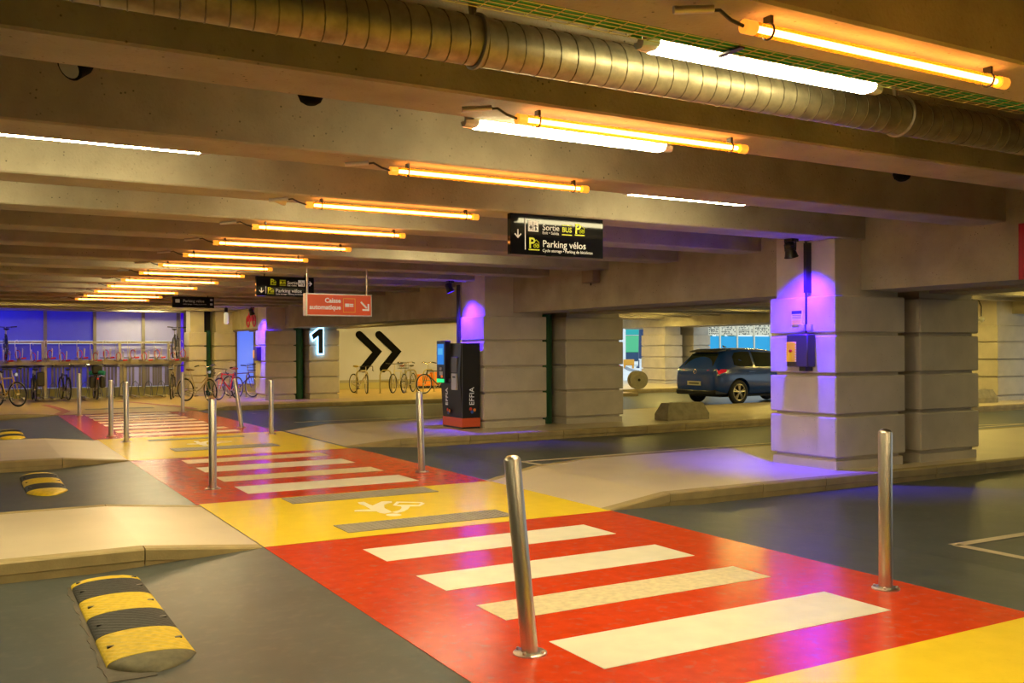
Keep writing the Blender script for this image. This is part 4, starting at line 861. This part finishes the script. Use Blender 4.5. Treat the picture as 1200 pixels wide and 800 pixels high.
for k, px in enumerate(tx):
    hi = k % 2 == 0; p = rkp(px, 416, 32.1); z = 1.24 if hi else 1.16; x = p.x; y0 = -.25
    t = MB().add([(x - .05, y0, z + .03), (x - .045, y0, z), (x + .045, y0, z), (x + .05, y0, z + .03), (x - .05, 1.5, z + .03), (x - .045, 1.5, z), (x + .045, 1.5, z), (x + .05, 1.5, z + .03)], [(0, 1, 5, 4), (1, 2, 6, 5), (2, 3, 7, 6)]).box(x - .05, x + .05, .36, .44, 1.12, z).build('tray', RKS, rk)
    MB().cyl((x + .04, y0 - .02, z + .02), (x + .17, y0 - .02, z + .035), .026, 8).build('red_handle', RKR, t)
    hp = MB()
    for dx, hgt in ((-.075, .34), (.075, .30)): hp.tube([(x + dx, -.1, z), (x + dx * 1.25, -.08, z + hgt), (x + dx * 1.1, .02, z + hgt + .02), (x + dx, .12, z)], .011, 6)
    hp.tube([(x - .10, .2, z + .02), (x - .11, .2, z + .55), (x - .05, .22, z + .58), (x - .02, .24, z + .5)], .009, 5)
    hp.build('wheel_hoop', RKW, t)
    MB().ring((x + (-.04 if k % 3 else .03), .05, z + .14), (1, .5, 0), .13, .012, 16, 5).build('red_hoop', RKR, t)
    # ground-level gutter and hoop of the lower tier
    g_ = MB().box(x - .05 + .15, x + .05 + .15, -.2, 1.3, .0, .04).build('floor_channel', RKS, rk)
    MB().tube([(x + .02, .5, .04), (x + .06, .42, .42), (x + .15, .38, .52), (x + .24, .42, .42), (x + .28, .5, .04)], .012, 6).tube([(x + .15, .1, .04), (x + .2, .25, .22), (x + .15, .38, .5)], .01, 5).build('floor_hoop', mat('hoop_bluegrey', (.16, .18, .22), .4, .5), g_)

# ================================================================== BLUE HATCHBACK
# local x forward, right side at -y; stations lofted from bumper to bonnet
car = empty('car', (18.93 - .85, 20.30 + .85, -.056), label='dark blue hatchback car seen from its rear corner beyond the pillars', cat='car')
PAINT = mat('car_blue', (.008, .05, .34), .22, coat=.8); CGLASS = mat('car_glass', (.012, .02, .02), .06, spec=.8); CBLK = mat('car_black', (.012, .012, .014), .4)
stn = [  # x, half width, sill z, belt z, roof z, half roof width
    (-.02, .70, .42, .74, .745, .70), (.03, .80, .30, .90, .905, .74), (.10, .85, .27, .96, .98, .72), (.22, .875, .26, .98, 1.14, .66), (.42, .89, .25, .985, 1.37, .60), (.58, .893, .24, .985, 1.44, .59),
    (1.0, .895, .23, .975, 1.475, .60), (1.6, .895, .22, .96, 1.48, .61), (2.1, .895, .22, .95, 1.455, .61), (2.5, .893, .22, .94, 1.37, .60), (2.85, .89, .22, .935, 1.18, .62), (3.15, .885, .23, .93, .99, .68),
    (3.5, .87, .24, .87, .90, .68), (3.9, .84, .27, .80, .82, .66), (4.15, .76, .32, .70, .71, .60), (4.26, .60, .40, .58, .585, .5)]
def section(s):
    x, w_, zs, zb, zr, wr = s; h_ = zb - zs
    half = [(w_ * .80, zs), (w_ * .95, zs + h_ * .10), (w_ * 1.0, zs + h_ * .38), (w_ * 1.0, zs + h_ * .62), (w_ * .975, zs + h_ * .86), (w_ * .94, zb),
            (wr + (w_ * .94 - wr) * .5, zb + (zr - zb) * .48), (wr, zb + (zr - zb) * .88), (wr * .8, zb + (zr - zb) * .97), (0, zr + .008)]
    return [(x, -y, z) for y, z in half] + [(x, y, z) for y, z in reversed(half[:-1])]
sec_ = [section(s) for s in stn]; n = len(sec_[0])
body = MB(); vs = [p for q in sec_ for p in q]
fs = [(i * n + j, i * n + j + 1, (i + 1) * n + j + 1, (i + 1) * n + j) for i in range(len(stn) - 1) for j in range(n - 1)]
fs += [(i * n + n - 1, i * n, (i + 1) * n, (i + 1) * n + n - 1) for i in range(len(stn) - 1)]
fs += [tuple(range(n)), tuple(reversed(range((len(stn) - 1) * n, len(stn) * n)))]
bme = body.add(vs, fs).mesh('body')
bo = put('body', bme, PAINT, car)
sub = bo.modifiers.new('smooth', 'SUBSURF'); sub.levels = sub.render_levels = 2
cuts = []
for xw in (.80, 3.42):
    c_ = MB().cyl((xw, -1.1, .33), (xw, 1.1, .33), .37, 40).mesh('cut'); co = bpy.data.objects.new('cut', c_); COL.objects.link(co); co.parent = car; cuts.append(co)
    bmd = bo.modifiers.new('arch', 'BOOLEAN'); bmd.object = co; bmd.operation = 'DIFFERENCE'; bmd.solver = 'EXACT'
bpy.context.view_layer.update()
dg = bpy.context.evaluated_depsgraph_get(); nm_ = bpy.data.meshes.new_from_object(bo.evaluated_get(dg))
bo.modifiers.clear(); bo.data = nm_
for co in cuts: bpy.data.objects.remove(co)
nm_.shade_smooth(); nm_.set_sharp_from_angle(angle=.7)
B(.35, 4.0, -.62, .62, .2, .9).build('underbody', CBLK, car, sm=False)
def side_y(x, z):      # outer half width of the cabin at height z (approximate loft)
    for a, b_ in zip(stn, stn[1:]):
        if a[0] <= x <= b_[0]:
            t = (x - a[0]) / (b_[0] - a[0]); w_, zb, zr, wr = [a[k] + (b_[k] - a[k]) * t for k in (1, 3, 4, 5)]
            u = max(0, min(1, (z - zb) / max(.02, (zr - zb) * .88))); return w_ * .94 + (wr - w_ * .94) * u
    return .8
def side_panel(name, poly, m_, off=.012, parent=car, both=True):
    for s in ((-1, 1) if both else (-1,)):
        n_ = len(poly); vs = [(x, s * (side_y(x, z) + off), z) for x, z in poly] + [(x, s * (side_y(x, z) - .03), z) for x, z in poly]
        MB().add(vs, [tuple(range(n_)), tuple(reversed(range(n_, 2 * n_)))] + [(i, (i + 1) % n_, n_ + (i + 1) % n_, n_ + i) for i in range(n_)]).build(name, m_, parent, sm=False)
side_panel('side_window', [(.66, 1.03), (.80, 1.0), (1.0, .995), (1.32, .99), (1.34, 1.37), (1.05, 1.375), (.82, 1.35), (.70, 1.24)], CGLASS)
side_panel('side_window', [(1.40, .99), (2.0, .98), (2.5, .965), (2.66, .97), (2.42, 1.22), (2.18, 1.345), (1.9, 1.37), (1.42, 1.375)], CGLASS)
side_panel('door_handle', [(1.12, .84), (1.34, .85), (1.34, .875), (1.12, .865)], PAINT, .05)
rw = [(.15, .985), (.36, 1.275), (.40, 1.31)]
MB().add([(.115, -.60, 1.0), (.115, .60, 1.0), (.375, .52, 1.325), (.375, -.52, 1.325), (.165, -.58, 1.0), (.165, .58, 1.0), (.43, .5, 1.325), (.43, -.5, 1.325)],
         [(0, 1, 2, 3), (4, 7, 6, 5), (0, 4, 5, 1), (1, 5, 6, 2), (2, 6, 7, 3), (3, 7, 4, 0)]).build('rear_window', CGLASS, car, sm=False)
MB().add([(.30, -.56, 1.385), (.30, .56, 1.385), (.62, .55, 1.452), (.62, -.55, 1.452), (.30, -.56, 1.36), (.30, .56, 1.36), (.62, .55, 1.40), (.62, -.55, 1.40)],
         [(0, 1, 2, 3), (4, 7, 6, 5), (0, 4, 5, 1), (1, 5, 6, 2), (2, 6, 7, 3), (3, 7, 4, 0)]).build('roof_spoiler', CBLK, car, sm=False)
TAIL = mat('tail_red', (.40, .005, .01), .15, emit=(1, .03, .04), es=.25)
for s in (-1, 1):
    MB().add([(.035, s * .46, .80), (.03, s * .46, .90), (.075, s * .78, .93), (.34, s * .895, .92), (.30, s * .902, .86), (.10, s * .855, .80),
              (.12, s * .46, .80), (.12, s * .46, .90), (.16, s * .70, .93), (.36, s * .80, .92), (.34, s * .80, .86), (.18, s * .75, .80)],
             [(0, 1, 2, 5), (5, 2, 3, 4), (6, 11, 8, 7), (11, 10, 9, 8), (0, 6, 7, 1), (1, 7, 8, 2), (2, 8, 9, 3), (3, 9, 10, 4), (4, 10, 11, 5), (5, 11, 6, 0)]).build('tail_light', TAIL, car, sm=False)
MB().box(-.028, .1, -.27, .27, .50, .61).build('number_plate', mat('plate_pale', (.55, .53, .45), .4), car, sm=False)
MB().box(-.031, -.028, -.2, .2, .535, .575).build('plate_text_band', mat('plate_ink', (.08, .08, .08), .5), car, sm=False)
MB().box(-.01, .45, -.8, .8, .25, .40, c=.04).build('rear_bumper_skirt', CBLK, car)
MB().ring((.012, 0, .86), (1, 0, -.15), .055, .008, 18, 5).build('round_badge', CHROME, car)
MB().add([(1.02, 0, 1.48), (1.02, .02, 1.48), (1.16, .02, 1.49), (1.16, 0, 1.49), (.99, .01, 1.55)], [(0, 1, 4), (1, 2, 4), (2, 3, 4), (3, 0, 4)]).build('roof_antenna', CBLK, car, sm=False)
for s in (-1, 1): MB().box(2.42, 2.62, s * .88, s * 1.06, .93, 1.06, c=.03).build('door_mirror', PAINT, car)
def car_wheel(xw, s):
    wv = MB().ring((xw, s * .80, .325), (0, 1, 0), .255, .075, 36, 10).build('wheel', TYRE, car)
    AL = mat('alloy', (.62, .58, .48), .3, .8)
    y = s * .855; mb = MB().ring((xw, y, .325), (0, 1, 0), .205, .016, 32, 6)
    for k in range(5):
        for d in (-.16, .16):
            a = 2 * PI * k / 5 + PI / 2; mb.tube([(xw + .03 * math.cos(a), y + .01 * s, .325 + .03 * math.sin(a)), (xw + .2 * math.cos(a + d), y, .325 + .2 * math.sin(a + d))], [.02, .017], 6)
    mb.cyl((xw, y - .02 * s, .325), (xw, y + .025 * s, .325), .045, 16).build('alloy_rim', AL, wv)
    MB().cyl((xw, s * .72, .325), (xw, s * .82, .325), .20, 28).build('brake_disc', CBLK, wv)
for xw in (.80, 3.42):
    for s in (-1, 1): car_wheel(xw, s)
car.scale = (1.06, 1.06, 1.09)
# seats glimpsed through the glass and the door seams
B(.9, 2.2, -.55, .55, .9, 1.02).build('seat_bench', CBLK, car, sm=False)

# ================================================================== OUTSIDE
gr = mat('outdoor_paving', (.80, .78, .74), .8, var=.1, vs=.6)
B(28, 160, -30, 160, -.4, -.03).build('ground_outside', gr, kind='structure', label='bright pale paving outside the car park', cat='ground', sm=False)
B(-30, 28, 36.3, 160, -.4, -.03).build('ground_beyond_wall', gr, kind='structure', label='pale paving beyond the exit', cat='ground', sm=False)
# bus standing across the exit
c0 = cC + ray(740, 420) * 95
bus = empty('bus', (c0.x, c0.y, -.02), (0, 0, -YAW * .92), label='green bus with turquoise windows standing outside beyond the exit', cat='bus')
BG = mat('bus_green', (.10, .55, .25), .4); BT = mat('bus_glass', (.02, .42, .40), .15); BW = mat('bus_white', (.75, .78, .78), .4); BD = mat('bus_dark', (.02, .06, .14), .5)
B(-6, 6, 0, 2.5, 1.25, 2.95, c=.08).build('body', BG, bus); B(-5.98, 5.98, -.01, 2.51, .45, 1.27).build('skirt', BD, bus, sm=False); B(-5.95, 5.95, .03, 2.47, 2.95, 3.02).build('cantrail', BW, bus, sm=False)
B(-6, 6, 0, 2.5, 3.0, 3.75, c=.1).build('upper_body', BT, bus); B(-5.9, 5.9, .1, 2.4, 3.75, 3.85, c=.04).build('roof', BW, bus)
for k in range(9): B(-5.7 + k * 1.3, -4.6 + k * 1.3, -.015, .0, 3.05, 3.65).build('window', BT, bus, sm=False)
for x in (-3.6, 3.4):
    wv = MB().ring((x, .15, .5), (0, 1, 0), .36, .13, 24, 8).build('wheel', TYRE, bus); MB().cyl((x, .0, .5), (x, .2, .5), .28, 20).build('hub', BW, wv)
# street furniture
def gp(px, py): return onz(px, py, -.03)
p = gp(755.5, 441); cb = empty('outdoor_cabinet', p, (0, 0, -YAW), label='white metal cabinet standing outside the exit', cat='cabinet')
B(-.26, .26, 0, .3, 0, .95, c=.02).build('case', mat('cabinet_white', (.85, .86, .88), .5), cb); B(-.3, .3, -.04, .34, .95, 1.02, c=.02).build('roof_cap', mat('cabinet_white', (1, 1, 1)), cb); B(-.22, .22, -.01, 0, .08, .88).build('door', mat('cabinet_door', (.8, .82, .85), .5), cb, sm=False)
p = gp(752.5, 431); lp = empty('lamp_post', p, label='dark blue lamp post outside beside the white cabinet', cat='lamp post')
NV = mat('navy_paint', (.01, .04, .12), .4)
MB().tube([(0, 0, 0), (0, 0, 2.0), (0, 0, 6.5)], [.34, .30, .2], 12).build('post', NV, lp); MB().lathe([(.5, 0), (.5, .1), (.35, .2)], n=16).build('base', NV, lp); MB().box(-.2, 1.2, -.15, .15, 6.4, 6.6, c=.03).build('lantern', NV, lp)
p = gp(724, 433); rb = empty('marker_post', p, label='red and white striped marker post outside the exit', cat='post')
for k in range(5): MB().cyl((0, 0, k * .36), (0, 0, k * .36 + .36), .21, 14).build('band', mat('post_red', (.7, .02, .04), .4) if k % 2 == 0 else mat('post_white', (.85, .85, .85), .4), rb)
for px, lb_ in ((729, 'tall white concrete post outside beside the striped post'), (720, 'white concrete post outside at the pillar edge')):
    p = gp(px, 430 if px == 729 else 432); wp = empty('white_post', p, label=lb_, cat='post'); hh = 4.0 if px == 729 else 6.5
    MB().box(-.3, .3, -.2, .2, 0, hh, c=.05).build('post', mat('post_white', (.85, .85, .85)), wp); MB().box(-.4, .4, -.3, .3, hh, hh + .15, c=.04).build('cap', mat('post_white'), wp)
p = gp(737, 431.5); bq = empty('orange_barrier', p, (0, 0, -YAW), label='low orange barrier outside in front of the bus', cat='barrier')
B(-.45, .45, 0, .2, .25, .75, c=.04).build('board', mat('barrier_orange', (.85, .38, .03), .5), bq)
for x in (-.35, .35): B(x - .06, x + .06, -.1, .3, 0, .25).build('leg', mat('barrier_orange'), bq, sm=False)
# curved kerb outside
kb = MB().tube([gp(733, 431), gp(738, 434), gp(746, 436), gp(756, 437), gp(766, 437)], .16, 6).build('outdoor_kerb', mat('kerb_grey', (.25, .26, .28), .7), label='dark curved kerb on the bright paving outside', cat='kerb', kind='structure')
# trees behind the bus
LEAF = mat('leaf_green', (.05, .22, .10), .7, var=.4, vs=1.2)
for k in range(4):
    c0 = cC + ray(700 + 45 * k, 412) * (125 + 6 * (k % 2)); tr = empty('tree', (c0.x, c0.y, -.03), label='leafy tree standing behind the bus', cat='tree', group='trees behind the bus')
    MB().tube([(0, 0, 0), (0, 0, 2.5)], [.3, .2], 8).build('trunk', mat('bark', (.08, .06, .04), .8), tr)
    me = MB()
    for q in range(260):
        a, b_ = random.uniform(0, 2 * PI), random.uniform(-1, 1); rr = 3.2 * random.uniform(.6, 1) ** .5; s = random.uniform(.25, .5)
        ctr = Vector((rr * math.sqrt(1 - b_ * b_) * math.cos(a), rr * math.sqrt(1 - b_ * b_) * math.sin(a), 4.0 + rr * .75 * b_)); e1 = Vector((random.gauss(0, 1), random.gauss(0, 1), random.gauss(0, 1))).normalized() * s; e2 = e1.orthogonal().normalized() * s
        me.add([ctr - e1, ctr + e2, ctr + e1, ctr - e2], [(0, 1, 2, 3)])
    me.build('crown', LEAF, tr, sm=False, kind='stuff')
# perforated screen with a blue band
PY = 45.0
SCR = mat('screen_cream', (.78, .68, .50), .6, var=.05, emit=(1, .9, .7), es=.0)
SB = mat('screen_blue_band', (.01, .38, .72), .5)
HOLE = mat('screen_hole', (.06, .055, .05), .8)
xa = onY(823, 390, PY).x
for k in range(9):
    a, b_ = xa + k * 1.42, xa + (k + 1) * 1.42
    sc = empty('perforated_screen', (a, PY, -.03), label='cream perforated screen panel above a blue band outside', cat='screen', group='perforated screen panels')
    z1, z2, z3 = 2.42, 3.12, 0.
    B(.05, 1.37, 0, .12, z1, z2, c=.01).build('perforated_panel', SCR, sc); B(.05, 1.37, .02, .10, .05, z1 - .06, c=.01).build('blue_panel', SB, sc); B(-.04, .04, -.04, .14, 0, z2 + .06).build('post', SCR, sc)
    hm = MB(); random.seed(k)
    for i in range(9):
        for j in range(5):
            if random.random() < .25: continue
            cx, cz, s, an = .16 + i * .135 + random.uniform(-.02, .02), z1 + .1 + j * .125 + random.uniform(-.02, .02), random.uniform(.05, .085), random.uniform(0, 6.28)
            hm.add([(cx + s * math.cos(an + t), -.003, cz + s * math.sin(an + t)) for t in (0, 1.9, 4.0)], [(0, 1, 2)])
    hm.build('perforations', HOLE, sc, sm=False, kind='stuff')
